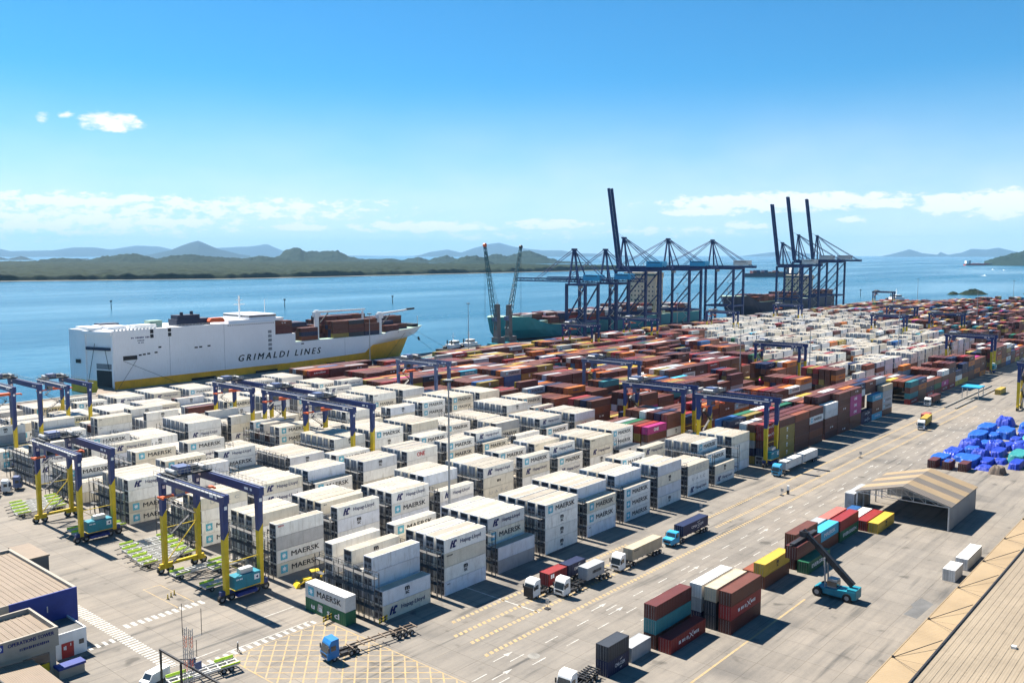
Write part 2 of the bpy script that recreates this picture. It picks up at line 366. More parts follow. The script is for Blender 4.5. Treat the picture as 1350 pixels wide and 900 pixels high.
# ---------------------------------------------------------------- ground, quay, water
QP = [(-420, 306), (0, 311.5), (300, 318.5), (480, 324.5), (1232, 325.5)]     # quay line
g = MB(); g.prism([(-420,-620), (1232,-620)] + QP[::-1], -5, 0)
kind(g.build('terminal_ground', 'terminal_concrete'), 'structure')
q = MB()
for (xa, ya), (xb, yb) in zip(QP[:-1], QP[1:]):
    q.hexa([(xa,ya+.004,-5),(xb,yb+.004,-5),(xb,yb+1.4,-5),(xa,ya+1.4,-5),(xa,ya+.004,-.3),(xb,yb+.004,-.3),(xb,yb+1.4,-.3),(xa,ya+1.4,-.3)])
    q.hexa([(xa,ya-.8,.004),(xb,yb-.8,.004),(xb,yb+1.4,.004),(xa,ya+1.4,.004),(xa,ya-.8,.3),(xb,yb-.8,.3),(xb,yb+1.4,.3),(xa,ya+1.4,.3)])
kind(q.build('quay_kerb', 'quay_wall'), 'structure')
w = MB(); w.quad((-14000,-3000,-3),(56000,-3000,-3),(56000,56000,-3),(-14000,56000,-3))
kind(w.build('sea', 'sea'), 'structure')

# ---------------------------------------------------------------- hills and far shore
def vnoise(x, y, seed=0):
    xi = np.floor(x).astype(np.int64); yi = np.floor(y).astype(np.int64); xf = x-xi; yf = y-yi
    def h(a, b):
        n = (a*374761393 + b*668265263 + seed*1274126177) & 0x7fffffff
        n = ((n ^ (n >> 13))*1274126177) & 0x7fffffff
        return ((n ^ (n >> 16)) & 0xffff)/65535.0
    u = xf*xf*(3-2*xf); v = yf*yf*(3-2*yf)
    return (h(xi,yi)*(1-u)+h(xi+1,yi)*u)*(1-v) + (h(xi,yi+1)*(1-u)+h(xi+1,yi+1)*u)*v
def fbm(x, y, o=4, seed=0):
    t = np.zeros_like(x, dtype=float); a = .5; 
    for i in range(o): t += a*vnoise(x*2**i, y*2**i, seed+i); a *= .5
    return t
def grid_obj(name, X, Y, Z, m):
    nr, nc = X.shape
    me = bpy.data.meshes.new(name); vs = np.stack([X, Y, Z], -1).reshape(-1, 3)
    i = np.arange(nr*nc).reshape(nr, nc); a = i[:-1,:-1]; b = i[:-1,1:]; c = i[1:,1:]; d = i[1:,:-1]
    fs = np.stack([a, b, c, d], -1).reshape(-1, 4)
    me.vertices.add(len(vs)); me.vertices.foreach_set('co', vs.astype(np.float32).ravel())
    me.loops.add(fs.size); me.loops.foreach_set('vertex_index', fs.astype(np.int32).ravel())
    me.polygons.add(len(fs)); me.polygons.foreach_set('loop_start', np.arange(0, fs.size, 4, dtype=np.int32)); me.polygons.foreach_set('loop_total', np.full(len(fs), 4, dtype=np.int32))
    me.materials.append(MATS[m]); me.update(calc_edges=True); me.validate()
    return obj(name, me)
def bearing(x):      # ground bearing of a column of the picture
    a = HEAD - math.atan((x-675)/1155.0*math.cos(PITCH)); return a
def ridge(name, pts, dist, depth, m, rough=.12, cols=160, seed=1, foot=-6.0):
    canopy = name in ('hill', 'headland'); cols = 420 if canopy else cols
    xs = np.linspace(pts[0][0], pts[-1][0], cols); ys = np.interp(xs, [p[0] for p in pts], [p[1] for p in pts])
    az = np.array([bearing(x) for x in xs]); 
    cosr = np.cos(az-HEAD)
    top = 68 + (336-ys)/1155.0*dist*cosr*1.0
    rows = 60 if canopy else 15; t = np.linspace(-1, 1, rows)
    X = np.zeros((rows, cols)); Y = X.copy(); Z = X.copy()
    for j, tt in enumerate(t):
        prof = np.cos(tt*math.pi/2)**1.25
        d = dist + tt*depth
        X[j] = CAM[0] + np.cos(az)*d; Y[j] = CAM[1] + np.sin(az)*d
        n = fbm(X[j]/(depth*.5), Y[j]/(depth*.5), 5, seed) - .48
        Z[j] = foot + (top-foot)*prof*(1 + (n*rough*4 if abs(tt) > .02 else 0)) + (n*rough*.5)*(top-foot)*prof
        if canopy: Z[j] += prof*(16*(vnoise(X[j]/38, Y[j]/38, seed+50)-.5) + 12*(vnoise(X[j]/17, Y[j]/17, seed+60)-.5))
    return kind(grid_obj(name, X, Y, Z, m), 'structure')
ridge('mountain_range', [(-260,330),(-80,326),(0,328),(14,331),(70,330),(98,326),(125,326),(145,329),(185,324),(210,325),(232,330),(300,327),(330,325),(352,322),(372,330),(400,336),(520,338)], 40000, 5000, 'mountain_green', seed=3)
ridge('mountain_peak', [(190,337),(225,330),(240,324),(252,320),(262,318),(272,322),(290,329),(315,335),(330,337)], 24000, 3000, 'mountain_green', seed=5)
ridge('mountain_range', [(520,340),(550,337),(568,332),(590,329),(608,333),(625,327),(645,322),(658,320),(676,325),(695,328),(715,330),(740,330),(765,334),(800,335),(840,338),(900,339)], 38000, 5000, 'mountain_green', seed=7)
ridge('mountain_range', [(970,338.5),(1005,334),(1030,331),(1060,334),(1100,338.5)], 42000, 4000, 'mountain_green', seed=8)
ridge('mountain_range', [(1160,338.2),(1180,334),(1199,329.5),(1215,334),(1235,336),(1240,332.5),(1250,336),(1268,333),(1280,328),(1300,329),(1315,327),(1340,332),(1400,336)], 40000, 4500, 'mountain_green', seed=9)
ridge('hill', [(-60,343),(0,339.5),(10,342),(28,338.5),(45,343),(90,345),(105,341.5),(115,341),(122,345)], 15000, 1500, 'mountain_green', seed=11)
ridge('hill', [(20,350),(50,344),(80,341.5),(100,342),(112,345),(130,341),(150,339),(172,337),(190,339),(205,342),(230,338.5),(255,338),(275,341),(320,342.5),(345,339),(365,340),(400,346),(440,350)], 6200, 800, 'hill_green', seed=13, rough=.16)
ridge('hill', [(340,345),(368,338),(378,329),(388,326.5),(396,327.5),(401,331.5),(425,332),(438,330),(446,331.5),(458,338),(480,342.5),(510,342),(540,347)], 7600, 900, 'hill_green', seed=15)
ridge('hill', [(490,344),(515,341),(530,344),(540,341),(552,340),(566,344),(575,341),(588,338.5),(600,342),(620,346)], 8200, 700, 'hill_green', seed=17)
ridge('hill', [(585,350),(600,343),(615,337.5),(628,337),(642,343),(655,350)], 6000, 500, 'hill_green', seed=19)
ridge('hill', [(630,345),(645,337),(655,335),(668,338),(678,336),(690,330.5),(700,330.5),(712,335),(725,341),(740,345),(790,348)], 7800, 800, 'hill_green', seed=21)
ridge('headland', [(1298,345),(1310,342),(1325,337.5),(1345,333.5),(1380,329),(1450,322),(1540,330),(1600,345)], 7200, 600, 'hill_green', seed=23, rough=.2)
# wooded flat shore across the channel
def shore():
    nx, ny = 620, 150
    x = np.linspace(-300, 4000, nx); s = np.linspace(0, 1, ny)**1.8
    X = np.repeat(x[None], ny, 0)
    y0 = np.interp(x, [-300, 780, 1300, 2255, 2875, 3500, 4000], [2560, 2463, 2215, 2204, 2190, 2260, 2500]) + 40*(fbm(x/220, x*0, 3, 2)-.5)
    Y = y0[None] + s[:,None]*3600
    base = np.clip(s[:,None]*3600/40, 0, 1)*3.5 - 3.4
    tree = np.clip((s[:,None]*3600-14)/10, 0, 1)
    n = vnoise(X/13, Y/13, 31)*.6 + vnoise(X/29, Y/29, 32)*.7 + vnoise(X/140, Y/160, 33)*.7
    Z = base + tree*(3 + 11*n) + (s[:,None]*3600/3600)*12
    edge = np.clip((x+300)/300, 0, 1)*np.clip((4000-x)/500, 0, 1)
    Z = Z*edge[None] - 4*(1-edge[None])
    kind(grid_obj('coastal_forest', X, Y, Z, 'forest_green'), 'stuff')
    sx = np.repeat(x[None], 2, 0); sy = np.stack([y0-4, y0+30]); sz = np.stack([np.full(nx, -3.3), np.full(nx, -.6)])
    kind(grid_obj('beach', sx, sy, sz*1.0, 'sand'), 'structure')
shore()
# ---------------------------------------------------------------- containers
L40, L20, CW, RH, DH = 12.19, 6.06, 2.44, 2.896, 2.60
def reefer_mat(name, c): mat(name, c, .5, var=.10, vscale=.5, dirt=.75, dirtcol=tuple(k*.50 for k in (c[0], c[1]*.90, c[2]*.76)), streak=True, objvar=.16)
RC = {'white': (.83,.80,.74), 'cream': (.74,.67,.54), 'pale': (.66,.67,.70), 'grey': (.42,.41,.40)}
for k, c in RC.items(): reefer_mat('reefer_'+k, c)
mat('reefer_roof', (.345,.305,.245), .75, var=.14, vscale=.35, dirt=.6, dirtcol=(.22,.18,.135), objvar=.22)
mat('unit_grey', (.20,.21,.23), .55, var=.25, vscale=1.5, objvar=.3)
mat('unit_dark', (.028,.03,.04), .6, var=.3, vscale=2)
DC = {'brown': (.125,.040,.024), 'maroon': (.095,.022,.018), 'red': (.26,.022,.020), 'rust': (.20,.055,.022), 'orange': (.50,.14,.015), 'yellow': (.50,.33,.04), 'olive': (.30,.22,.05),
      'navy': (.012,.020,.065), 'blue': (.02,.10,.28), 'lightblue': (.05,.34,.50), 'teal': (.03,.18,.20), 'green': (.012,.11,.05), 'grey': (.36,.37,.38), 'white': (.66,.65,.62), 'black': (.03,.035,.045), 'pink': (.42,.03,.19), 'salmon': (.48,.13,.10), 'beige': (.52,.43,.30)}
for k, c in DC.items(): mat('paint_'+k, c, .55, var=.12, vscale=.6, dirt=.4, dirtcol=tuple(.5*v + .02 for v in c), streak=True, objvar=.22)
mat('stuff_paint', (.5,.5,.5), .55, attr='col', var=.10, vscale=.4, dirt=.35, dirtcol=(.16,.11,.08))

def reefer_body(L, H):
    b = MB(); p = .15
    b.box(.06, .05, .15, L-.06, CW-.05, H-.07)                   # insulated box, set back behind the frame
    for x in (0, L-p):
        for y in (0, CW-p): b.box(x, y, 0, x+p, y+p, H)
    for y in (.012, CW-.112):
        b.box(p, y, .02, L-p, y+.1, .17); b.box(p, y, H-.13, L-p, y+.1, H-.012)
    for x in (.012, L-.132): b.box(x, p, .02, x+.12, CW-p, .16); b.box(x, p, H-.15, x+.12, CW-p, H-.012)
    return b
def reefer_roof(L, H):
    b = MB(); b.box(.14, .115, H-.069, L-.14, CW-.115, H-.025); return b
def reefer_unit():
    b = MB(); H = RH
    b.box(-.02, .17, .18, .055, CW-.17, H-.17, 0)
    b.box(-.045, .25, H-1.05, -.02, CW-.25, H-.28, 1)            # evaporator grille
    b.box(-.045, .25, .28, -.02, .98, 1.28, 1); b.box(-.045, 1.45, .28, -.02, CW-.25, 1.28, 1)
    b.box(-.075, 1.03, .24, -.02, 1.40, 1.62, 0)                 # control box
    for y in (.62, 1.12, 1.32, 1.82): b.box(-.07, y-.02, .2, -.046, y+.02, H-.2, 1)
    b.tube((-.06, .61, .8), (-.02, .61, .8), .26, 10, 0)
    return b
def reefer_doors():
    b = MB()
    return b.box(L40-.055, .17, .18, L40+.015, CW/2-.01, RH-.17)
def dry_body(L, H):
    b = MB(); p = .15; n = max(6, int(L/.55)); z0, z1 = .17, H-.13
    def corr(y0, s):
        xs = []; st = (L-2*p)/n
        for i in range(n):
            a = p + i*st
            xs += [(a, 0), (a+st*.32, 0), (a+st*.5, 1), (a+st*.82, 1)]
        xs.append((L-p, 0))
        vs = []; fs = []
        for x, d in xs:
            y = y0 + s*(.02 + .045*d)
            vs += [(x, y, z0), (x, y, z1)]
        for i in range(len(xs)-1):
            q = (2*i, 2*i+2, 2*i+3, 2*i+1); fs.append(q if s > 0 else q[::-1])
        b.add(vs, fs)
    corr(0, 1); corr(CW, -1)
    b.box(.14, .07, H-.075, L-.14, CW-.07, H-.03); b.box(.14, .07, .1, L-.14, CW-.07, .16)
    b.box(L-.09, .14, .16, L-.05, CW-.14, H-.1)
    for x in (0, L-p):
        for y in (0, CW-p): b.box(x, y, 0, x+p, y+p, H)
    for y in (.012, CW-.112): b.box(p, y, .02, L-p, y+.1, .17); b.box(p, y, H-.13, L-p, y+.1, H-.012)
    for x in (.012, L-.132): b.box(x, p, .02, x+.12, CW-p, .16); b.box(x, p, H-.15, x+.12, CW-p, H-.012)
    return b
def dry_door(H, side):
    b = MB(); y0, y1 = (.16, CW/2-.012) if side == 0 else (CW/2+.012, CW-.16)
    b.box(.035, y0, .17, .085, y1, H-.16, 0)
    for k in range(1, 4): b.box(.015, y0+.06, .17+k*(H-.33)/4-.03, .034, y1-.06, .17+k*(H-.33)/4+.03, 0)
    for y in (y0+.28, y1-.28): b.tube((-.0, y, .1), (-.0, y, H-.1), .025, 5, 1)
    return b
# markings on the long side that faces the road (y = 0): name -> list of (part name, mesh builder fn, material)
def flat(poly, x, z, s, y=-.022):
    return [(x+px*s, y, z+pz*s) for px, pz in poly]
def mk(fn, mats):
    return fn, mats
def poly_part(polys):
    b = MB()
    for P, mi in polys: b.add(P, [tuple(range(len(P)))], mi)
    return b
_mm = {}
def marks(brand, L, H, light=True):
    """[(part name, mesh)] for one brand, size and ground colour"""
    key = (brand, L, H, light)
    if key in _mm: return _mm[key]
    y = -.022; out = []; zc = H*.52; k = L/L40
    if brand == 'maersk':
        s = H*.30; cx = L*.15 if k > .9 else L*.16
        out.append(('emblem', poly_part([([(cx-s,y,zc-s),(cx+s,y,zc-s),(cx+s,y,zc+s),(cx-s,y,zc+s)],0)]).mesh('emblem', ['maersk_blue'])))
        st = []
        for i in range(14):
            t = math.pi/2 + i*math.pi/7; r = s*(.74 if i % 2 == 0 else .36); st.append((cx+math.cos(t)*r, y-.012, zc+math.sin(t)*r))
        b = MB(); b.add([(cx, y-.012, zc)]+st, [(0, i+1, (i+1) % 14+1) for i in range(14)]); out.append(('star', b.mesh('star', ['letter_white'])))
        b = MB(); text_on(b, 'MAERSK', H*.56, (L*.60, y, zc), (1,0,0), (0,0,1), bold=.022, fit=L*.60 if k > .9 else L*.58); out.append(('lettering', b.mesh('lettering', ['letter_black' if light else 'letter_white'])))
    elif brand == 'hapag':
        cx = L*.22; s = H*.27
        sh = lambda P: [(cx+(px+.35*pz)*s, y, zc+pz*s) for px, pz in P]
        out.append(('emblem', poly_part([(sh([(-1.15,-1),(-.55,-1),(-.55,1),(-1.0,1),(-1.15,.55)]),0), (sh([(-.25,-1),(.9,-1),(.9,-.55),(.35,-.5),(.35,1),(-.1,1),(-.25,.6)]),0), (sh([(-.54,-.1),(-.26,-.1),(-.26,.3),(-.54,.3)]),0), (sh([(.36,.35),(.95,.35),(.8,.95),(.36,.95)]),0)]).mesh('emblem', ['letter_navy'])))
        b = MB(); text_on(b, 'Hapag-Lloyd', H*.40, (L*.62, y, zc), (1,0,0), (0,0,1), bold=.012, fit=L*.50); out.append(('lettering', b.mesh('lettering', ['letter_navy'])))
    elif brand == 'msc':
        b = MB(); text_on(b, 'm', H*.55, (L*.5, y, zc+H*.15), (1,0,0), (0,0,1), bold=.05, fit=H*.42); text_on(b, 'sc', H*.42, (L*.5, y, zc-H*.15), (1,0,0), (0,0,1), bold=.04, fit=H*.36)
        out.append(('lettering', b.mesh('lettering', ['letter_black' if light else 'letter_white'])))
    elif brand == 'one':
        b = MB(); text_on(b, 'ONE', H*.62, (L*.45, y, zc), (1,0,0), (0,0,1), bold=.03, fit=L*.26); out.append(('lettering', b.mesh('lettering', ['letter_red' if light else 'letter_white'])))
    elif brand in ('uasc', 'usacl', 'cma', 'evergreen', 'maerskw'):
        txt, sz, px, fit, m_, bo = {'uasc': ('U  A  S  C', .42, .5, .62, 'letter_faint', .02), 'usacl': ('u  a  s  cl', .6, .5, .7, 'letter_white', .05), 'cma': ('CMA CGM', .34, .56, .46, 'letter_white', .012),
            'evergreen': ('EVERGREEN', .46, .52, .72, 'letter_white', .03), 'maerskw': ('MAERSK', .5, .55, .55, 'letter_white', .02)}[brand]
        b = MB(); text_on(b, txt, H*sz, (L*px, y, zc), (1,0,0), (0,0,1), bold=bo, fit=L*fit); out.append(('lettering', b.mesh('lettering', [m_])))
        if brand == 'cma':
            for nm, (xa, xb, z0, z1) in (('slash', (.56, .68, .74, .84)), ('dash', (.56, .66, .22, .27))): b = MB(); b.add([(L*xa,y,H*z0),(L*xb,y,H*z1),(L*xb,y,H*(z1+.03)),(L*xa,y,H*(z0+.05))], [(0,1,2,3)]); out.append((nm, b.mesh(nm, ['letter_white'])))
        if brand == 'usacl': b = MB(); b.add([(L*.30,y+.008,H*.30),(L*.43,y+.008,H*.24),(L*.44,y+.008,H*.80),(L*.33,y+.008,H*.86)], [(0,1,2,3)]); out.append(('scuffed_patch', b.mesh('scuffed_patch', ['letter_faint'])))
    elif brand == 'hamburg':                     # a white swirl between two runs of writing too small to read
        b = MB(); strokes(b, L*.22, L*.50, H*.48, H*.24, y, 9, 5); strokes(b, L*.64, L*.80, H*.52, H*.26, y, 4, 8); out.append(('lettering', b.mesh('lettering', ['letter_white'])))
        b = MB()
        for (xa, za, xb, zb_) in ((.50,.30,.62,.74), (.51,.72,.62,.32), (.56,.74,.64,.78)): b.add([(L*xa,y-.004,H*za),(L*(xa+.022),y-.004,H*za),(L*(xb+.022),y-.004,H*zb_),(L*xb,y-.004,H*zb_)], [(0,1,2,3)])
        out.append(('swirl_mark', b.mesh('swirl_mark', ['letter_white'])))
    else:
        x0, x1, z_, h_, n_, m_ = {'mol': (.42,.66,.55,.30,4,'letter_white'), 'hl': (.28,.78,.52,.24,9,'letter_navy'), 'triton': (.05,.20,.80,.13,6,'letter_black'), 'code': (.06,.13,.78,.09,3,'letter_black'), 'stripe': (.44,.56,.52,.28,3,'letter_black'), 'greyword': (.30,.82,.52,.26,7,'letter_black'), 'corner': (.10,.30,.72,.34,2,'letter_white'), 'redname': (.04,.16,.80,.12,5,'letter_red')}[brand]
        b = MB(); strokes(b, L*x0, L*x1, H*z_, H*h_, y, n_, 3+n_); out.append(('lettering', b.mesh('lettering', [m_])))
    _mm[key] = out; return out
_pm = {}
def cmesh(key, fn):
    if key not in _pm: _pm[key] = fn()
    return _pm[key]
def container(ctype, colour, brand, loc, rz=0.0, L=L40, H=None, label='', group=None, cat='container'):
    """one container as a thing with its parts; origin at its lower corner, long side along local x, lettered side at local y = 0"""
    reef = ctype == 'reefer'; H = H or (RH if reef else DH); h = H - .03
    o = thing('refrigerated_container' if reef else 'shipping_container', label, cat, loc, rz, group)
    if reef:
        obj('body', cmesh(('rb', colour, L, h), lambda: reefer_body(L, h).mesh('body', ['reefer_'+colour])), o)
        obj('roof', cmesh(('rr', L, h), lambda: reefer_roof(L, h).mesh('roof', ['reefer_roof'])), o)
        obj('refrigeration_unit', cmesh('ru', lambda: reefer_unit().mesh('refrigeration_unit', ['unit_grey', 'unit_dark'])), o)
    else:
        obj('body', cmesh(('db', colour, L, h), lambda: dry_body(L, h).mesh('body', ['paint_'+colour])), o)
        for s in (0, 1): obj('door', cmesh(('dd', colour, h, s), lambda: dry_door(h, s).mesh('door', ['paint_'+colour, 'grey_metal'])), o)
    if brand:
        for nm, me in marks(brand, L, h, light=reef or colour in ('white', 'grey', 'beige', 'yellow')): obj(nm, me, o)
    return o
COLTXT = {'white': 'white', 'cream': 'cream', 'pale': 'pale blue-grey', 'grey': 'grey'}
def LBL(ctype, colour, brand, where, L=L40):
    col = COLTXT[colour] if ctype == 'reefer' else {'lightblue': 'light blue', 'olive': 'mustard', 'rust': 'rust-red'}.get(colour, colour)
    lt = {'maersk': ' with star square', 'maerskw': ' with white lettering', 'hamburg': ' with white swirl', 'cma': ' with white lettering', 'evergreen': ' with white lettering', 'mol': ' with white mark', 'msc': ' with black mark', 'usacl': ' with white letters', 'greyword': ' with dark lettering', 'corner': ' with corner mark'}.get(brand, '')
    return ('%s%s %scontainer%s %s' % (col, '', 'short ' if L < 10 else '', lt, where)).strip()

# ---- the yard: every stack as (x, y, L, [levels bottom -> top as (type, colour, brand)])
BF = [0, 34, 64, 93.5, 122.5, 151.5, 180.5, 209.5, 238.5]; RP = 2.98; BP = 16.1
srng = random.Random(21)
def rbrand():
    return srng.choices(['maersk', 'hapag', 'msc', None, 'one', 'uasc', 'triton', 'code'], [.38, .23, .13, .15, .02, .02, .04, .03])[0]
def rcol(br):
    if br in ('maersk', 'hapag'): return srng.choices(['white', 'cream'], [.8, .2])[0]
    return srng.choices(['white', 'cream', 'pale', 'grey'], [.5, .25, .18, .07])[0]
def rf(br='?', co=None):
    if br == '?': br = rbrand()
    return ('reefer', co or rcol(br), br)
def dcol():
    return srng.choices(['brown','maroon','red','rust','orange','yellow','olive','navy','blue','lightblue','teal','green','grey','white','pink'], [32,18,6,12,5,3.5,6,7,1.2,1.0,.8,1,5,4,.6])[0]
DB = {'brown': ['mol', None, None], 'red': ['hamburg'], 'navy': ['cma'], 'orange': ['hl'], 'green': ['evergreen'], 'lightblue': ['maerskw'], 'pink': ['one'], 'white': ['maersk', 'msc', None], 'grey': ['maersk', None], 'yellow': ['msc'], 'olive': ['msc']}
def dr(co=None):
    co = co or dcol(); return ('dry', co, srng.choice(DB.get(co, [None])))
stacks = []        # x, y, L, levels, block, bay, row
# heights read off the photograph for the blocks nearest the road (rows counted from the road side)
HB = {0: [[2,4,3,4,2,4],[4,4,4,4,2,4],[2,4,4,4,4,4],[4,4,4,4,4,3],[3,4,4,4,4,4],[3,4,4,4,4,2],[4,4,4,2,4,4],[3,3,3,2,2,4],[2,3,4,4,4,4],[0,4,4,4,4,3]],
      1: [[4,1,1,4,4,4],[4,3,4,4,4,4],[4,4,4,4,3,3],[3,2,4,4,4,4],[4,4,4,4,4,3],[4,2,2,4,4,3],[3,4,3,4,4,4],[4,4,4,4,4,3],[2,4,4,4,4,4]],
      2: [[4,4,4,3,3,2],[4,4,4,4,4,3],[3,4,4,4,2,3],[4,4,4,3,4,4],[4,4,4,4,3,3],[4,4,2,3,4,4],[3,4,4,2,3,3],[3,2,2,4,4,4],[3,4,4,4,4,4],[4,4,4,4,4,3]]}
M, HLd, MS, P_ = 'maersk', 'hapag', 'msc', None
# lettering read off the photograph: (block, bay, row) -> level brands from the top down
FB = {(0,0,0): [MS,HLd], (0,0,1): [(P_,'pale'),(P_,'pale'),(P_,'pale'),P_], (0,0,3): [MS,P_,P_,P_], (0,0,5): [P_,P_,'code',P_], (0,1,0): [HLd,('triton','cream'),MS,('code','pale')], (0,1,5): [M,P_,M,P_], (0,2,0): [(P_,'pale'),(P_,'grey')], (0,2,1): [HLd,M,P_,P_],
      (0,3,0): [M,MS,MS,MS], (0,4,0): [M,M,('code','pale')], (0,4,1): [(P_,'pale'),P_,P_,P_], (0,5,0): [M,M,M], (0,5,1): [(P_,'pale'),P_,P_,P_], (0,6,0): [(P_,'pale'),MS,(P_,'pale'),MS], (0,6,4): [M,M,P_,P_], (0,7,0): [('uasc','cream'),('uasc','white'),HLd], (0,8,0): [MS,HLd], (0,8,1): [M,P_,P_], (0,8,2): [M,M,P_,P_], (0,9,1): [('code','cream'),P_,P_,P_],
      (1,0,0): [('redname','white'),(P_,'grey'),M,(M,'cream')], (1,0,3): [('code','cream'),M,M,M], (1,1,0): [HLd,MS,P_,M], (1,1,2): [('code','cream'),P_,P_,P_], (1,2,0): [HLd,M,P_,M], (1,3,0): [HLd,P_,M], (1,3,2): [(P_,'pale'),P_,P_,P_], (1,4,0): [HLd,('stripe','cream'),('uasc','cream'),P_], (1,5,0): [M,(HLd,'cream'),P_,P_], (1,5,3): [M,P_,P_,P_], (1,6,0): [M,HLd,P_], (1,6,1): [HLd,M,P_,P_], (1,6,3): [('code','cream'),P_,P_,P_], (1,7,0): [('triton','cream'),(HLd,'cream'),MS,M], (1,8,1): [M,M,P_,P_],
      (2,1,0): [HLd,HLd,M,P_], (2,2,0): [M,M,P_], (2,2,1): [(P_,'pale'),M,P_,P_], (2,3,0): [MS,P_,M,P_], (2,4,0): ['one',P_,M,P_], (2,5,0): [M,M,P_,HLd], (2,6,1): [HLd,P_,P_,P_], (2,8,1): [HLd,P_,M,P_], (2,9,0): [P_,'one',P_,M]}
DRY0 = [160.8, 145.5, 163.5, 171.0, 171.0, 155.5, 155.5, 158.0, 158.0]
def fill_row(h): return [srng.choices([4,3,2], [.5,.35,.15])[0] if h is None else h]
for b, y0 in enumerate(BF):
    i = 0
    while True:
        x = (0 if b < 3 else -3.2) + BP*i
        if x + L40 > DRY0[b] + 1.5: break
        if b in HB and i < len(HB[b]): hs = HB[b][i]
        else:
            hs = []; h = srng.choices([4,3,2], [.55,.33,.12])[0]
            for r in range(6):
                if srng.random() < .28: h = srng.choices([4,3,2,1], [.45,.33,.17,.05])[0]
                hs.append(min(h, 4 if b < 7 else 3))
        for r in range(6):
            n = hs[r]
            lv = [rf() for _ in range(n)]
            if srng.random() < .02 and b > 2: lv[-1:] = [('dry', 'maroon', None)]
            for k, br in enumerate(FB.get((b, i, r), [])):
                if k >= n: break
                lv[n-1-k] = rf(*br) if isinstance(br, tuple) else rf(br)
            if b == 4 and i == 4 and r in (2, 4): lv = [rf(), rf(), ('dry', 'maroon', None)]
            stacks.append((x, y0 + RP*r, L40, lv, b, i, r))
        i += 1
# dry boxes and the second refrigerated area further along the quay
WH2 = {1: (322, 560), 2: (350, 610), 3: (352, 660), 4: (398, 700), 5: (425, 780), 6: (455, 800), 7: (500, 820), 8: (600, 780)}
G1 = {0: ['white','navy','maroon','red','red'], 1: ['olive','olive','olive','olive','brown'], 2: ['brown','brown','brown','brown','rust']}
G2 = {0: ['maroon','brown','brown','white','white'], 1: ['brown']*6, 2: ['brown','brown','pink','pink','pink','brown'], 3: ['navy','navy'], 4: ['lightblue','brown','brown','lightblue'], 5: ['brown','grey','grey','grey','beige'] }
for b, y0 in enumerate(BF):
    x = DRY0[b]; j = 0; jj = 0; grp = 0; last = 1215 if b < 6 else 1215 - 40*(b-5)
    while x + L40 < last:
        if b == 0 and 199 < x < 213: x = 213.0; grp = 1; j = 0
        if b <= 2 and 286 < x+6 < 313: x = 313.5; grp = 2; j = 0
        w2 = b in WH2 and WH2[b][0] < x < WH2[b][1]
        hs = []; h = srng.choices([5,4,3], [.42,.40,.18])[0]
        for r in range(6):
            if srng.random() < .25: h = srng.choices([5,4,3,2,1], [.35,.33,.2,.09,.03])[0]
            hs.append(min(h, 4) if (w2 or b > 5) else h)
        if b == 0 and x < 300: hs = [5,5,5,4,5,5] if grp == 0 else [6,6,6,5,5,5]
        if srng.random() < .06 and x > 330: x += L40 + 1.2; continue
        for r in range(6):
            lv = [rf() if w2 and srng.random() < .86 else dr() for _ in range(hs[r])]
            if b == 0 and r == 0 and grp == 0 and j in G1: lv = [dr(c) if c != 'white' else ('reefer','white','maersk') for c in G1[j]]
            if b == 0 and r == 0 and grp == 1 and j in G2: lv = [dr(c) for c in G2[j]]
            stacks.append((x, y0 + RP*r, L40, lv, b, 100+jj, r))
        j += 1; jj += 1; x += L40 + (.45 if not w2 else 1.6)
        if w2 and j % 2 == 0: x += 1.6

# ---- which of them are things of their own: those that show largest
camv = Vector(CAM); fwv = Vector((math.cos(HEAD)*math.cos(PITCH), math.sin(HEAD)*math.cos(PITCH), -math.sin(PITCH))); rtv = Vector((math.sin(HEAD), -math.cos(HEAD), 0)); upv = rtv.cross(fwv)
def inframe(p, pad=30):
    v = Vector(p) - camv; z = v.dot(fwv)
    if z < 5: return False
    x = 675 + 1155*v.dot(rtv)/z; y = 450 - 1155*v.dot(upv)/z
    return -pad < x < 1350+pad and -pad < y < 900+pad
HT = {}
for s in stacks:
    z = sum(RH if l[0] == 'reefer' else DH for l in s[3]); HT[(s[4], s[5], s[6])] = z
cands = []
for s in stacks:
    x, y, L, lv, b, i, r = s; z = 0; ht = HT[(b, i, r)]
    fh = HT.get((b, i, r-1), 0) if r > 0 else 0; lh = HT.get((b, i-1, r), 0) if (i > 100 or (b in WH2 and False)) else 0
    bh = HT.get((b, i, r+1), 0) if r < 5 else 0; rh = HT.get((b, i+1, r), 0) if i >= 100 else 0
    for k, l in enumerate(lv):
        h = RH if l[0] == 'reefer' else DH; top = k == len(lv)-1
        front = z + h > fh + .4; end = z + h > lh + .4
        hidden = not top and not front and not (z+h > bh+.4) and not end and not (z+h > rh+.4)
        area = (L*h*front*.9 + (L*CW*.45 if top else 0) + CW*h*end*.45)
        d = (Vector((x+L/2, y, z+h/2)) - camv).length
        if not hidden: cands.append((area/d**2 if inframe((x+L/2, y, z+h)) else 0, x, y, z, L, l, b, i, r, k, top, front, len(lv)))
        z += h
cands.sort(key=lambda c: -c[0])
NREEF, NDRY = 320, 215
ORD = ['first','second','third','fourth','fifth','sixth','seventh','eighth','ninth','tenth','eleventh','twelfth','thirteenth','fourteenth','fifteenth','sixteenth','seventeenth','eighteenth','nineteenth','twentieth']
def ordn(i): return ORD[i] if i < 20 else '%dth' % (i+1)
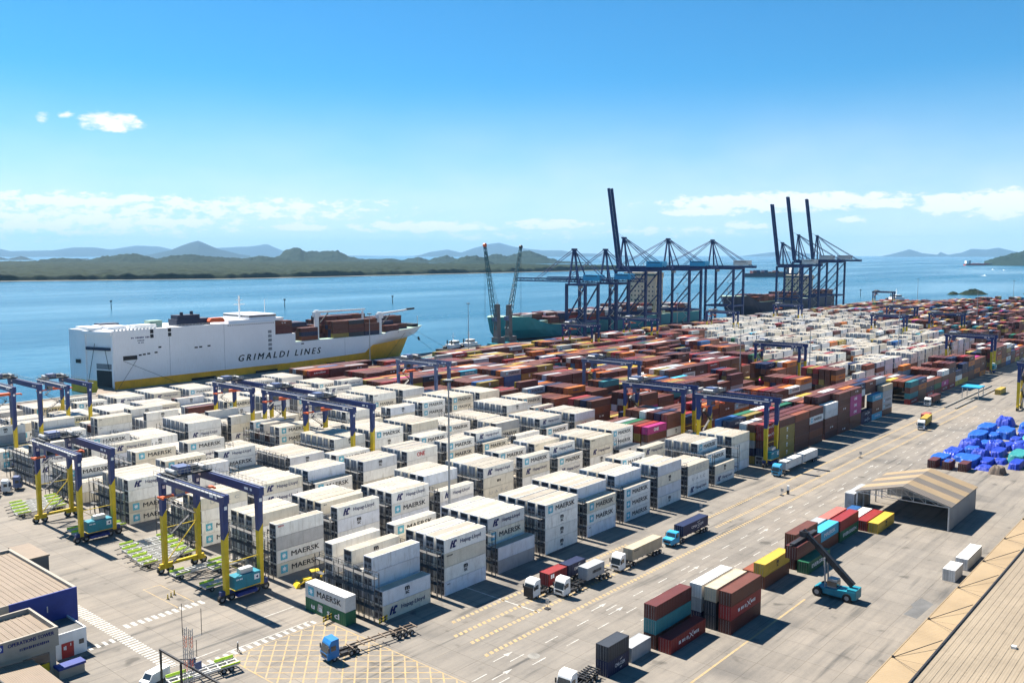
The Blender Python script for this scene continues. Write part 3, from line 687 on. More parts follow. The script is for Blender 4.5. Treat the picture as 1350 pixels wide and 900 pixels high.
SHORT = {'maersk': 'star-square', 'hapag': 'flag-emblem', 'msc': 'centre-marked', 'one': 'red-lettered', 'uasc': 'spaced-letter', 'hamburg': 'swirl-marked', 'cma': 'white-lettered', 'evergreen': 'white-lettered', 'mol': 'white-marked', 'triton': 'small-lettered', 'code': 'coded', 'maerskw': 'white-lettered', 'hl': 'dark-lettered', 'stripe': 'barred', 'redname': 'red-named', None: 'plain'}
def yard_label(l, b, i, r, k):
    reef = l[0] == 'reefer'
    col = COLTXT[l[1]] if reef else {'lightblue': 'light-blue', 'olive': 'mustard', 'rust': 'rust-red'}.get(l[1], l[1])
    blk = 'roadside block' if b == 0 else '%s block' % ordn(b)
    row = 'front row' if r == 0 else '%s row' % ordn(r)
    bay = '%s bay from the crosswalk end' % ordn(i) if i < 100 else '%s bay beyond the reefers' % ordn(i-100)
    return '%s %s %s, level %s, %s, %s, %s' % (col.replace(' ', '-'), 'white-lettered' if l[1] == 'pink' else SHORT[l[2]], 'reefer' if reef else 'container', ['one','two','three','four','five','six'][k], bay, row, blk)
nr = nd = 0; rest = []
NDRY_Y = 60
for c in cands:
    a, x, y, z, L, l, b, i, r, k, top, front, n = c
    reef = l[0] == 'reefer'
    if a > 0 and ((reef and nr < NREEF) or (not reef and nd < NDRY - NDRY_Y)):
        if reef: nr += 1
        else: nd += 1
        l2 = l if front else (l[0], l[1], None)
        container(l2[0], l2[1], l2[2], (x, y, z), label=yard_label(l2, b, i, r, k), group='refrigerated containers in the yard' if reef else 'dry containers in the yard')
    else: rest.append(c)

# ---- everything beyond: one mesh of boxes with their lettering
class Stuff:
    def __init__(s): s.V = []; s.F = []; s.C = []; s.n = 0
    def box(s, x0, y0, z0, x1, y1, z1, col):
        o = s.n; s.V += [(x0,y0,z0),(x1,y0,z0),(x1,y1,z0),(x0,y1,z0),(x0,y0,z1),(x1,y0,z1),(x1,y1,z1),(x0,y1,z1)]
        s.F += [(o+3,o+2,o+1,o),(o+4,o+5,o+6,o+7),(o,o+1,o+5,o+4),(o+1,o+2,o+6,o+5),(o+2,o+3,o+7,o+6),(o+3,o,o+4,o+7)]; s.C += [col]*6; s.n += 8
    def raw(s, V, Fs, col):
        o = s.n; s.V += V; s.F += [tuple(a+o for a in f) for f in Fs]; s.C += [col]*len(Fs); s.n += len(V)
    def container(s, x, y, z, L, l, front, rz=0):
        reef = l[0] == 'reefer'; h = (RH if reef else DH) - .05
        base = RC[l[1]] if reef else DC[l[1]]; v = srng.uniform(.82, 1.1); col = tuple(min(.8, k*v) for k in base)
        s.box(x, y, z, x+L, y+CW, z+h, col)
        if reef:
            s.box(x+.1, y+.1, z+h+.001, x+L-.1, y+CW-.1, z+h+.02, tuple(k*v for k in (.345,.305,.245)))
            s.box(x-.04, y+.2, z+.2, x-.002, y+CW-.2, z+h-.2, (.22,.23,.25)); s.box(x-.07, y+1.0, z+.2, x-.041, y+1.4, z+h-.3, (.4,.4,.4))
        else:
            for q in (.5, .95, 1.5, 1.95): s.box(x-.05, y+q-.04, z+.1, x-.002, y+q+.04, z+h-.1, tuple(k*.5 for k in col))
        if front and l[2] and x < 620:
            for nm, me in marks(l[2], L, h, light=reef or l[1] in ('white','grey','beige','yellow')):
                cm = me.materials[0].name
                cc = {'maersk_blue': (.10,.42,.55), 'letter_navy': (.012,.015,.1), 'letter_white': (.8,.8,.8), 'letter_red': (.5,.04,.05), 'letter_faint': (.42,.4,.38)}.get(cm, (.02,.02,.02))
                if len(me.polygons) > 260 and x > 330: continue
                s.raw([(v_.co.x+x, v_.co.y+y, v_.co.z+z) for v_ in me.vertices], [tuple(p.vertices) for p in me.polygons], cc)
    def build(s, name, m='stuff_paint'):
        me = bpy.data.meshes.new(name); me.from_pydata(s.V, [], s.F); me.materials.append(MATS[m])
        at = me.color_attributes.new('col', 'FLOAT_COLOR', 'CORNER')
        cols = np.array([(*c, 1) for c in s.C], dtype=np.float32); lt = np.zeros(len(me.polygons), dtype=np.int32); me.polygons.foreach_get('loop_total', lt)
        at.data.foreach_set('color', np.repeat(cols, lt, 0).ravel()); me.update()
        return obj(name, me)
ST = Stuff()
for c in rest:
    a, x, y, z, L, l, b, i, r, k, top, front, n = c
    ST.container(x, y, z, L, l, front)
# ---------------------------------------------------------------- rubber-tyred gantry cranes
def wheel(mb, x, y, z, r, w, ax='x', mt=0, mr=1, n=14):
    d = Vector((1,0,0)) if ax == 'x' else Vector((0,1,0)); c = Vector((x,y,z))
    mb.tube(c-d*w/2, c+d*w/2, r, n, mt); mb.tube(c-d*(w/2+.02), c+d*(w/2+.02), r*.5, 8, mr)
def railing(mb, a, b, h=1.0, n=8, r=.035, mi=0):
    a = Vector(a); b = Vector(b); z = Vector((0,0,h))
    mb.beam(a+z, b+z, r*2, r*2, mi); mb.beam(a+z*.5, b+z*.5, r*1.4, r*1.4, mi)
    for i in range(n+1):
        p = a.lerp(b, i/n); mb.beam(p, p+z, r*1.6, r*1.6, mi)
def make_rtg(col='crane_blue', low='crane_yellow', HT=21.6, spr=.78, tr=.74):
    t = thing('gantry_crane', '', 'crane')
    LX, LY = 3.9, 12.1; zt = HT-1.7; zy = 13.2
    for sx in (-1, 1):
        for sy in (-1, 1):
            x, y = sx*LX, sy*LY
            b = MB()
            b.hexa([(x-.42,y-.5,1.5),(x+.42,y-.5,1.5),(x+.42,y+.5,1.5),(x-.42,y+.5,1.5),(x-.5,y-.62,zy-.6),(x+.5,y-.62,zy+.9),(x+.5,y+.62,zy+.9),(x-.5,y+.62,zy-.6)], 0)
            b.hexa([(x-.5,y-.62,zy-.6),(x+.5,y-.62,zy+.9),(x+.5,y+.62,zy+.9),(x-.5,y+.62,zy-.6),(x-.55,y-.7,zt),(x+.55,y-.7,zt),(x+.55,y+.7,zt),(x-.55,y+.7,zt)], 1)
            lg = b.build('leg', [low, col], t)
            p = MB(); p.box(x-.3, y-.725, zt-1.3, x+.3, y-.705, zt-.6); p.build('white_plate', 'letter_white', lg)
            w = MB()
            w.box(x-1.5, y-.35, .95, x+1.5, y+.35, 1.5, 2)
            for dx in (-1.05, 1.05): wheel(w, x+dx, y, .78, .78, .62, 'y', 0, 1)
            w.build('wheel_bogie', ['rubber', 'grey_metal', low if sy > 0 else 'black_metal'], t)
    for sx in (-1, 1):
        x = sx*LX; b = MB(); b.box(x-.55, -LY-1.2, zt, x+.55, LY+1.2, HT, 0)
        gd = b.build('girder', [col], t)
        b = MB(); b.box(x+sx*.56, -LY-1.1, HT-.28, x+sx*1.25, LY+1.1, HT-.2); railing(b, (x+sx*1.2, -LY-1.1, HT-.2), (x+sx*1.2, LY+1.1, HT-.2), 1.05, 18)
        b.build('walkway', 'grey_metal', gd)
        b = MB(); b.box(x-.08, -LY-1, HT, x+.08, LY+1, HT+.14); b.build('trolley_rail', 'black_metal', gd)
        b = MB(); 
        for yy, ww in ((-8.6, 1.3), (-10.3, .7), (9.6, 1.1)): b.box(x-.57, yy-ww/2, HT-1.15, x-.551, yy+ww/2, HT-.65)
        b.build('sign_plate', 'letter_white', gd)
    # sill beams; power pack on the road side, stairs on the far side
    b = MB(); b.box(-LX-1.4, -LY-.4, 1.5, LX+1.4, -LY+.4, 2.3); b.build('sill_beam', [col], t)
    b = MB(); b.box(-LX-1.2, LY-.3, 1.5, LX+1.2, LY+.3, 2.1); b.build('sill_beam', [low], t)
    b = MB(); b.box(-2.9, -LY-1.55, 2.35, 2.9, -LY+.9, 4.9, 0); b.box(-3.0, -LY-1.6, 2.18, 3.0, -LY+.95, 2.34, 1)
    pp = b.build('power_pack', ['teal_paint', low], t)
    b = MB(); b.box(-2.2, -LY-1.4, .75, 2.2, -LY+.8, 1.45); b.build('fuel_tank', 'navy_wall', pp)
    b = MB(); b.box(1.45, -LY-1.575, 3.35, 2.6, -LY-1.556, 4.4); lg_ = b.build('logo_plate', 'letter_white', pp)
    b = MB(); b.add([(2.3, -LY-1.582, 3.55), (2.3, -LY-1.582, 4.2), (1.75, -LY-1.582, 3.85)], [(0,1,2)]); b.build('logo_mark', 'letter_navy', lg_)
    b = MB(); strokes(b, -2.6, -1.1, 4.3, .3, -LY-1.565, 4, 6); b.build('lettering', 'letter_white', pp)
    b = MB(); b.box(-1.2, -LY-.9, 4.95, 1.6, -LY+.5, 5.9); b.build('cabinet', 'light_metal', pp)
    b = MB()
    for z in (7.6, ): b.beam((-LX+.4, -LY, z), (LX-.4, -LY, z), .14); b.beam((-LX+.4, -LY, z), (LX-.4, -LY, 2.6), .12)
    b.beam((-LX+.4, LY, 9.8), (LX-.4, LY, 9.8), .16); b.beam((LX-.4, LY, 9.8), (-LX+.4, LY, 2.4), .16)
    b.build('tie_rod', [low], t)
    b = MB(); z = 2.2; d = 1
    while z < zt-3.5:
        x0, x1 = (-2.6, 2.0) if d > 0 else (2.0, -2.6)
        b.beam((x0, LY-1.0, z), (x1, LY-1.0, z+3.3), .7, .10); railing(b, (x0, LY-1.35, z), (x1, LY-1.35, z+3.3), .95, 6); 
        b.box(x1-.6, LY-1.6, z+3.25, x1+.6, LY-.6, z+3.35); z += 3.3; d = -d
    b.build('stair', 'black_metal', t)
    # trolley with machinery house, cab and spreader
    ty = LY*tr
    b = MB(); b.box(-LX-.6, ty-2.6, HT+.15, LX+.6, ty+2.6, HT+.5, 0); b.box(-2.6, ty-1.5, HT+.5, .2, ty+1.6, HT+1.9, 1); b.box(.7, ty-.8, HT+.5, 2.4, ty+1.9, HT+1.5, 0)
    for xx in (-3.4, 3.2): b.tube((xx, ty-1.8, HT+1.0), (xx, ty+1.8, HT+1.0), .5, 10, 2)
    for xx, hh in ((-3.8, 1.7), (-1.0, 2.6), (1.4, 2.3), (3.6, 1.6)): b.beam((xx, ty-2.3, HT+.5), (xx, ty-2.3, HT+hh), .12, None, 2)
    railing(b, (-LX-.5, ty-2.55, HT+.5), (LX+.5, ty-2.55, HT+.5), 1.1, 10, mi=2); railing(b, (-LX-.5, ty+2.55, HT+.5), (LX+.5, ty+2.55, HT+.5), 1.1, 10, mi=2)
    trl = b.build('trolley', ['black_metal', 'crane_slate', 'grey_metal'], t)
    b = MB(); b.box(-LX+.7, ty-1.4, HT-4.2, -LX+2.7, ty+.6, HT-1.9, 0); b.box(-LX+.66, ty-1.45, HT-3.7, -LX+2.74, ty-1.0, HT-2.4, 1); b.beam((-LX+1.7, ty-.4, HT-1.9), (-LX+1.7, ty-.4, HT+.2), .5, None, 0); b.build('operator_cab', ['crane_slate', 'glass'], trl)
    zs = HT*spr; b = MB(); b.box(-6.05, ty-.5, zs, 6.05, ty+.5, zs+.38, 0); b.box(-2.6, ty-1.0, zs+.38, 2.6, ty+1.0, zs+.95, 0)
    for xx in (-5.95, 5.95): b.box(xx-.14, ty-1.22, zs-.12, xx+.14, ty+1.22, zs+.3, 0)
    b.build('spreader', ['orange_red'], t)
    b = MB()
    for xx in (-2.2, 2.2):
        for dy in (-.8, .8): b.beam((xx, ty+dy, zs+.9), (xx*1.3, ty+dy*1.5, HT+.2), .05)
    b.build('hoist_cable', 'black_metal', t)
    return t
rtg_list = [   # x centre, y centre, style, note
    (-10.0, 42.8, 0, 'blue and yellow tyred gantry crane beside the road crossing'),
    (-13.2, 100.9, 0, 'blue and yellow tyred gantry crane over the parked lime trailers'),
    (4.5, 189.5, 1, 'tall blue and yellow tyred gantry crane with a long rail walkway'),
    (31.5, 215.7, 0, 'blue and yellow tyred gantry crane beside the white ship stern'),
    (71.5, 160.0, 0, 'blue and yellow tyred gantry crane beside the ship lettering'),
    (73.0, 130.5, 0, 'blue and yellow tyred gantry crane over mid-yard reefers, trolley at its ship side'),
    (69.5, 102.0, 0, 'blue and yellow tyred gantry crane behind the tall lamp mast'),
    (162.0, 160.5, 2, 'slate-blue tyred gantry crane where reefers meet brown containers'),
    (170.0, 44.5, 0, 'blue and yellow tyred gantry crane standing over open steel frames'),
    (163.5, 10.6, 0, 'blue and yellow tyred gantry crane lifting a white container by the road'),
    (218.0, 98.5, 2, 'slate-blue tyred gantry crane amid brown containers'),
    (372.0, 229.0, 0, 'blue gantry crane in front of the teal ship'),
    (446.0, 229.0, 0, 'blue gantry crane below the beige ship house'),
    (339.0, 73.5, 0, 'blue and yellow tyred gantry crane facing the second white area'),
    (459.0, 10.0, 0, 'blue and yellow tyred gantry crane at the road beyond the pavilion'),
    (655.0, 74.0, 0, 'blue gantry crane over far brown containers'),
    (732.0, 132.0, 0, 'blue gantry crane over the far white containers'),
    (606.0, 103.0, 0, 'blue gantry crane behind the tall brown stack'),
    (1052.0, 252.0, 0, 'lone blue gantry crane against the water'),
    (560.0, 222.0, 0, 'blue gantry crane below the raised-boom quay cranes'),
    (690.0, 222.0, 0, 'blue gantry crane beside the far dark ship'),
]
protos = {}
for (x, y, st, lab) in rtg_list:
    if st not in protos:
        t = make_rtg(*{0: ('crane_blue', 'crane_yellow', 21.6, .80, .74), 1: ('crane_blue', 'crane_yellow', 26.6, .78, .80), 2: ('crane_slate', 'crane_slate', 21.8, .72, .7)}[st]); protos[st] = t
    else: t = copy_tree(protos[st])
    t.location = (x, y, 0); tag(t, lab, 'crane', 'tyred gantry cranes over the container blocks')
# ---------------------------------------------------------------- painted markings (sheets 4 mm and more above the concrete)
def sheet(name, mats, quads, z=.006):
    b = MB()
    for q_ in quads: b.add([(x, y, z) for x, y in q_], [tuple(range(len(q_)))])
    return kind(b.build(name, mats), 'structure')
def rect(x0, y0, x1, y1): return [(x0,y0),(x1,y0),(x1,y1),(x0,y1)]
def ticks(x0, x1, y, w=.95, st=1.25):
    out = []; x = x0
    while x < x1: out.append([(x, y-w/2), (x+st*.62, y-w/2), (x+st*.62+.35, y+w/2), (x+.35, y+w/2)]); x += st
    return out
for (x0, x1, y) in ((8, 66, -10), (4, 64, -14.5), (4, 60, -18.6), (2, 330, -23.8), (92, 330, -19.6), (96, 330, -14.2)):
    sheet('yellow_ladder_line', 'paint_yellow_road', ticks(x0, x1, y))
sheet('yellow_edge_line', 'paint_yellow_road', [rect(8, -55.3, 62, -54.9), rect(150, -6.2, 290, -5.9)])
for y, o in ((-28.4, 0), (-32.0, 1.5), (-36.0, 2.6)):
    sheet('white_dash_line', 'paint_white_road', [rect(x+o, y-.09, x+o+3.6, y+.09) for x in np.arange(-6 if y > -33 else 20, 330, 9.4)])
def arrow(x, y, s=1.0, d=1):
    return [[(x, y-.09), (x+d*3.2*s, y-.09), (x+d*3.2*s, y+.09), (x, y+.09)][::d], [(x+d*3.1*s, y-.5), (x+d*5.0*s, y), (x+d*3.1*s, y+.5)][::d]]
for (x, y) in ((29.5, -26.4), (30.2, -29.9), (1.5, -26.3), (-3.4, -30.4), (-8.0, -34), (60, -30), (95, -30), (118, -26.4), (146, -30), (180, -27)):
    sheet('arrow_marking', 'paint_white_road', arrow(x, y))
sheet('white_line', 'paint_white_road', [rect(22.2, -19.4, 22.5, 1.5), rect(-26, 10.6, -9, 10.85), rect(-38, 12.6, -26, 12.8), rect(-15, 18.5, -6.5, 18.7)])
sheet('crosswalk', 'paint_white_road', [rect(-36.1, y, -33.7, y+.5) for y in np.arange(12.5, 52, 1.0)])
sheet('crosswalk', 'paint_white_road', [rect(x, 33.2, x+.75, 35.2) for x in np.arange(-32.6, -16.8, 1.35)])
sheet('crosswalk', 'paint_white_road', [rect(x, 29.2, x+.6, 31.0) for x in np.arange(-41, -36.4, 1.3)])
sheet('crosswalk', 'paint_white_road', [rect(x, 8.9, x+.7, 10.4) for x in np.arange(-36, -8, 1.5)])
sheet('yellow_bay_outline', 'paint_yellow_road', [rect(-21.8, 34.6, -21.6, 49.2), rect(-18.3, 35.4, -18.1, 49.2), rect(-21.6, 49.0, -18.3, 49.2), rect(-21.6, 41.0, -19.2, 41.2)])
def hatch():
    x0, x1, y0, y1 = -27.0, -6.8, -42.0, 8.4; out = []
    for d in (1, -1):
        c = -80
        while c < 80:
            pts = []   # lines y = d*x*1.0 + c clipped to the box
            for x in np.linspace(x0, x1, 60):
                y = d*(x-x0)*1.15 + c
                if y0 <= y <= y1: pts.append((x, y))
            if len(pts) > 2:
                (ax, ay), (bx, by) = pts[0], pts[-1]; n = Vector((-(by-ay), bx-ax)).normalized()*.13
                out.append([(ax-n.x, ay-n.y), (bx-n.x, by-n.y), (bx+n.x, by+n.y), (ax+n.x, ay+n.y)])
            c += 3.1
    return out
hb = hatch()
sheet('yellow_box_hatching', 'paint_yellow_road', hb[:len(hb)//2], .006); sheet('yellow_box_hatching', 'paint_yellow_road', hb[len(hb)//2:], .010)
sheet('yellow_box_outline', 'paint_yellow_road', [rect(-27.2, -42, -26.95, 8.6), rect(-7.0, -42, -6.75, 8.6), rect(-26.95, 8.4, -7.0, 8.6)], .013)
b = MB(); b.tube((7.6, -30.1, 0), (7.6, -30.1, .012), 1.1, 20); kind(b.build('manhole_cover', 'quay_wall'), 'structure')
sheet('asphalt_patch', 'concrete_dark', [[(66.5,-74.8),(76,-75.2),(77.8,-72.4),(73,-71.8),(71.8,-72.6),(67.2,-72.2)]], .004)
sheet('asphalt_patch', 'concrete_dark', [[(86,-80.0),(92.5,-80.4),(93,-78.4),(87.5,-78)]], .004)

# ---------------------------------------------------------------- reefer racks between the bays
def make_rack(levels=4):
    t = thing('reefer_rack', '', 'rack'); W = 6*RP
    b = MB()
    for y in np.linspace(0, W, 7):
        for x in (0, 1.1): b.beam((x, y, 0), (x, y, RH*(levels-1)+.9), .12)
    b.build('frame', 'rack_steel', t)
    for k in range(1, levels):
        b = MB(); z = RH*k; b.box(0, 0, z-.06, 1.1, W, z); railing(b, (1.06, 0, z), (1.06, W, z), 1.0, 10); b.build('platform', 'rack_steel', t)
    b = MB(); 
    for i in range(6): b.beam((0, W*i/6, .1), (0, W*(i+1)/6, RH*(levels-1)), .07)
    b.build('brace', 'rack_steel', t)
    return t
rk = None
for b_, y0 in enumerate(BF[:6]):
    for i in range(0, 10):
        x = (0 if b_ < 3 else -3.2) + BP*i
        if x + L40 > DRY0[b_] + 1.5: break
        if rk is None: rk = make_rack(); r_ = rk
        else: r_ = copy_tree(rk)
        r_.location = (x-2.1, y0-.1, 0)
        tag(r_, 'grey steel service rack before the %s bay of the %s' % (ordn(i), 'roadside block' if b_ == 0 else ordn(b_)+' block'), 'rack', 'service racks between the reefer bays')
# open steel frames standing beside the dry boxes
for k, (x, y) in enumerate(((146.5, 37.5), (146.5, 43.8))):
    t = thing('steel_frame', 'open grey steel frame stack beside brown containers, %s one' % ('roadside' if k == 0 else 'inner'), 'frame', (x, y, 0), 0, 'open steel frames')
    for lv in range(3):
        b = MB()
        for dy in (0, 5.6):
            for z in (lv*3+.1, lv*3+2.9): b.beam((0, dy, z), (12.2, dy, z), .16)
            for dx in np.linspace(0, 12.2, 6): b.beam((dx, dy, lv*3+.1), (dx, dy, lv*3+2.9), .14)
        for dx in np.linspace(0, 12.2, 6):
            for z in (lv*3+.1, lv*3+2.9): b.beam((dx, 0, z), (dx, 5.6, z), .12)
        b.build('tier', 'light_metal', t)

# ---------------------------------------------------------------- containers outside the blocks
def put(x, y, z, co, br=None, L=L40, where='', rz=0.0, ctype='dry'):
    return container(ctype, co, br, (x, y, z), rz, L, label=LBL(ctype, co, br, where, L), group='containers standing outside the blocks')
put(-6.1, 3.4, 0, 'green', 'usacl', where='under the white one by the yellow box', rz=R(90)).location = (-3.4, 3.5, 0)
o = container('dry', 'white', 'maersk', (-3.4, 3.5, DH), R(90), L40, RH, label='white container with blue star square stacked on the green one by the yellow box', group='containers standing outside the blocks')
# the two above show their lettered sides towards the crossing
for q_ in list(C.objects):
    if q_.parent is None and q_.name.startswith('shipping_container') and abs(q_.location.x+3.4) < .01 and abs(q_.location.y-3.5) < .01:
        q_.location = (-6.0, 15.7, q_.location.z); q_.rotation_euler = (0, 0, R(-90))
A_ = 'south of the road, '
put(9.3, -44.2, 0, 'navy', 'cma', L20, A_+'bottom of the navy pair'); put(9.3, -44.2, DH, 'black', None, L20, A_+'on the navy one')
put(16.2, -44.2, 0, 'grey', None, L20, A_+'beside the navy pair')
put(23.1, -47.6, 0, 'red', 'hamburg', L40, A_+'alone before a three-high stack')
for k, (co, br) in enumerate((('brown', None), ('teal', None), ('maroon', None))): put(23.1, -44.6, k*DH, co, br, L40, A_+['under the teal one', 'mid stack under a maroon one', 'on the teal one'][k])
for r_, (y, lv) in enumerate(((-51.7, ('maroon', 'red', 'brown')), (-48.7, ('black', 'black', 'beige')), (-45.7, ('navy', 'grey', 'white')))):
    for k, co in enumerate(lv): put(37.0, y, k*DH, co, 'hamburg' if co == 'red' else None, L40, A_+'%s, %s of wide stack' % (['bottom', 'middle', 'top'][k], ['yard side', 'centre', 'road side'][r_]))
put(52.6, -43.2, 0, 'white', None, L20, A_+'alone behind the yellow one')
put(61.4, -46.8, 0, 'brown', None, L40, A_+'under the yellow one'); put(61.4, -46.8, DH, 'yellow', 'msc', L40, A_+'on a brown one')
put(63.0, -43.6, 0, 'rust', None, L40, A_+'behind the yellow pair')
put(75.4, -50.2, 0, 'green', 'evergreen', L40, A_+'behind the reach stacker')
for k in range(3): put(76.2, -46.9, k*DH, ['maroon', 'brown', 'brown'][k], None, L40, A_+['bottom', 'middle', 'top'][k]+' of the stack behind the green one')
for k, (co, br) in enumerate((('brown', None), ('lightblue', 'maerskw'))): put(88.4, -47.2, k*DH, co, br, L40, A_+['under the light blue one', 'on a brown one'][k])
put(88.6, -44.2, 0, 'grey', None, L40, A_+'low behind the light blue one'); put(88.6, -44.2, DH, 'grey', None, L40, A_+'high behind the light blue one')
put(100.6, -47.6, 0, 'green', 'evergreen', L40, A_+'under the red one'); put(100.6, -47.6, DH, 'red', None, L40, A_+'on a green one'); put(100.6, -44.6, 0, 'maroon', None, L40, A_+'behind the paired green one'); put(100.6, -44.6, DH, 'salmon', None, L40, A_+'behind the red one')
put(113.2, -52.2, 0, 'yellow', 'msc', L40, A_+'before the open shed'); put(113.4, -49.4, 0, 'red', None, L40, A_+'between yellow and white ones'); put(113.6, -46.6, 0, 'white', None, L40, A_+'between red and blue ones'); put(113.6, -43.8, 0, 'blue', None, L40, A_+'beside the shed, road side')
put(127.0, -41.4, 0, 'grey', None, L40, A_+'beside the shed eave, lower'); put(127.0, -41.4, DH, 'grey', None, L40, A_+'beside the shed eave, upper')
put(90.9, -75.2, 0, 'white', None, L20, 'beside the warehouse canopy'); put(100.0, -75.4, 0, 'white', None, L40, 'beside the warehouse canopy')

# ---------------------------------------------------------------- high lamp masts
def make_mast(h):
    t = thing('lamp_mast', '', 'lamp')
    b = MB(); b.tube((0,0,0), (0,0,h), .34, 10, 0, r2=.16); b.build('pole', 'grey_metal', t)
    b = MB(); b.tube((0,0,0), (0,0,.5), .8, 12); b.build('footing', 'quay_wall', t)
    b = MB(); b.tube((0,0,h-.3), (0,0,h), 1.0, 14); hd = b.build('head_ring', 'grey_metal', t)
    for k in range(10):
        a = 2*math.pi*k/10; c = Vector((math.cos(a)*1.15, math.sin(a)*1.15, h-.35)); b = MB(); b.cbox(c.x, c.y, c.z, .55, .5, .4, 0, a); b.build('floodlight', 'black_metal', hd)
    return t
pm_ = {}
for (x, y, h, lab) in ((45.5, 28.0, 38, 'tall lamp mast between the first two reefer blocks'), (346.5, 309.5, 34, 'lamp mast on the quay beside the moored tug'), (325.8, 89.9, 30, 'lamp mast before the second white area'), (336.5, 56.5, 32, 'lamp mast behind the roadside pink containers'),
                        (475.4, 55.5, 34, 'lamp mast beyond the roadside gantry crane'), (1228, 262, 34, 'lamp mast at the far quay corner'), (1226, 140, 34, 'lamp mast at the far end by the jetty'), (815, 89, 34, 'lamp mast among far brown containers'),
                        (249, 301, 32, 'lamp mast on the quay before the ship bow'), (575, 306, 32, 'lamp mast before the ship house'), (626, 303, 32, 'lamp mast between quay crane legs'), (850, 303, 36, 'lamp mast left of the far cranes')):
    if h not in pm_: pm_[h] = make_mast(h); t = pm_[h]
    else: t = copy_tree(pm_[h])
    t.location = (x, y, 0); tag(t, lab, 'lamp', 'high lamp masts')

# ---------------------------------------------------------------- trucks
def make_truck(cab='white_paint', trailer=12.6, bonnet=False, dark=False):
    """faces local -x; origin under the front bumper, on the ground"""
    t = thing('truck', '', 'truck')
    if bonnet:
        prof = [(0,.7),(0,1.9),(1.6,2.1),(2.0,3.1),(3.5,3.2),(3.6,.7)]
    else: prof = [(0,.55),(-.06,1.5),(.12,2.25),(.42,3.25),(.75,3.75),(2.15,3.85),(2.2,.75)]
    b = MB(); b.prismY(prof, -1.24, 1.24, 0); cb = b.build('cab', [cab], t)
    b = MB()
    if bonnet: b.hexa([(1.56,-1.1,2.1),(1.62,-1.1,2.06),(1.62,1.1,2.06),(1.56,1.1,2.1),(1.9,-1.05,2.95),(1.96,-1.05,2.9),(1.96,1.05,2.9),(1.9,1.05,2.95)])
    else: b.hexa([(-.03,-1.14,1.75),(.05,-1.14,1.75),(.05,1.14,1.75),(-.03,1.14,1.75),(.28,-1.1,3.0),(.38,-1.1,3.0),(.38,1.1,3.0),(.28,1.1,3.0)])
    b.build('windscreen', 'glass', cb)
    for s in (-1, 1):
        b = MB(); x0 = 2.2 if bonnet else .62; b.box(x0, s*1.245-.012, 2.0, x0+.95, s*1.245+.012, 2.85); b.build('side_window', 'glass', cb)
        b = MB(); b.box((1.9 if bonnet else .05), s*1.45-.12, 2.0, (2.05 if bonnet else .2), s*1.45+.12, 2.8); b.build('mirror', 'black_metal', cb)
        b = MB(); b.box(-.09, s*.85-.22, .75, -.02, s*.85+.22, 1.0); b.build('headlight', 'light_metal', cb)
    b = MB(); b.box(-.1, -.85, 1.05, -.055, .85, 1.55); b.build('grille', 'black_metal', cb)
    if dark: b = MB(); b.box(-.12, -1.2, .4, -.04, 1.2, 2.5); b.build('bull_bar', 'black_metal', cb)
    b = MB(); x1 = 6.2
    for s in (-1, 1): b.box(1.2, s*.45-.06, .8, x1, s*.45+.06, 1.05)
    b.box(2.7, -1.15, .5, 4.0, -.6, 1.05); b.box(2.7, .6, .5, 4.0, 1.15, 1.05); b.box(5.0, -.6, 1.05, 6.1, .6, 1.2)
    b.build('chassis', 'black_metal', t)
    ax = [1.35, 4.6, 5.75]
    b = MB(); tx = 5.2; te = tx + trailer
    for s in (-1, 1): b.box(tx-.4, s*.5-.07, 1.15, te, s*.5+.07, 1.4)
    for x in np.linspace(tx-.3, te-.1, 7): b.box(x-.09, -1.2, 1.2, x+.09, 1.2, 1.38)
    b.build('trailer_frame', 'steel_rust' if cab == 'cab_blue' and not bonnet else 'black_metal', t)
    for x in ax + [te-1.2, te-2.5, te-3.8]:
        for s in (-1, 1):
            b = MB(); wheel(b, x, s*1.0, .52, .52, .42, 'y', 0, 1, 12); b.build('wheel', ['rubber', 'grey_metal'], t)
    return t
def truck(x, y, lab, cab='white_paint', loads=(), trailer=12.6, rz=0.0, bonnet=False, dark=False):
    t = make_truck(cab, trailer, bonnet, dark); t.location = (x, y, .02); t.rotation_euler = (0, 0, rz); tag(t, lab, 'truck', 'container trucks')
    for (dx, L, ct, co, br, where) in loads:
        c_, s_ = math.cos(rz), math.sin(rz); X = x + c_*dx + s_*1.22; Y = y + s_*dx - c_*1.22
        container(ct, co, br, (X, Y, 1.42), rz, L, label=LBL(ct, co, br, where, L), group='containers carried by trucks')
    return t
truck(-17.2, -4.9, 'blue-cab truck with an empty skeletal trailer on the yellow hatching', 'cab_blue', rz=R(-8), trailer=13.0)
truck(26.0, -13.6, 'dark-fronted white truck carrying two short boxes, by the reefers', 'white_paint', [(4.9, L20, 'dry', 'red', 'corner', 'behind the dark-fronted cab'), (11.4, L20, 'dry', 'navy', 'cma', 'at the rear of the dark-fronted truck')], dark=True)
truck(30.6, -17.6, 'white truck with one short grey box and an empty front deck', 'white_paint', [(8.0, L20, 'dry', 'grey', 'greyword', 'on the half-empty trailer')], trailer=11.6)
truck(49.6, -18.2, 'white truck hauling a long beige box along the road', 'white_paint', [(4.9, L40, 'dry', 'beige', 'triton', 'on the white truck')])
truck(71.0, -18.2, 'bright blue bonneted truck hauling a navy box', 'sky_blue', [(5.2, L40, 'dry', 'navy', 'cma', 'on the bonneted truck')], bonnet=True, trailer=13)
truck(149.6, -9.4, 'blue truck pulling two white boxes below the roadside gantry', 'sky_blue', [(4.9, L40, 'dry', 'white', 'triton', 'first behind the blue cab'), (17.9, L40, 'dry', 'white', 'triton', 'last on the double trailer')], trailer=25.5)
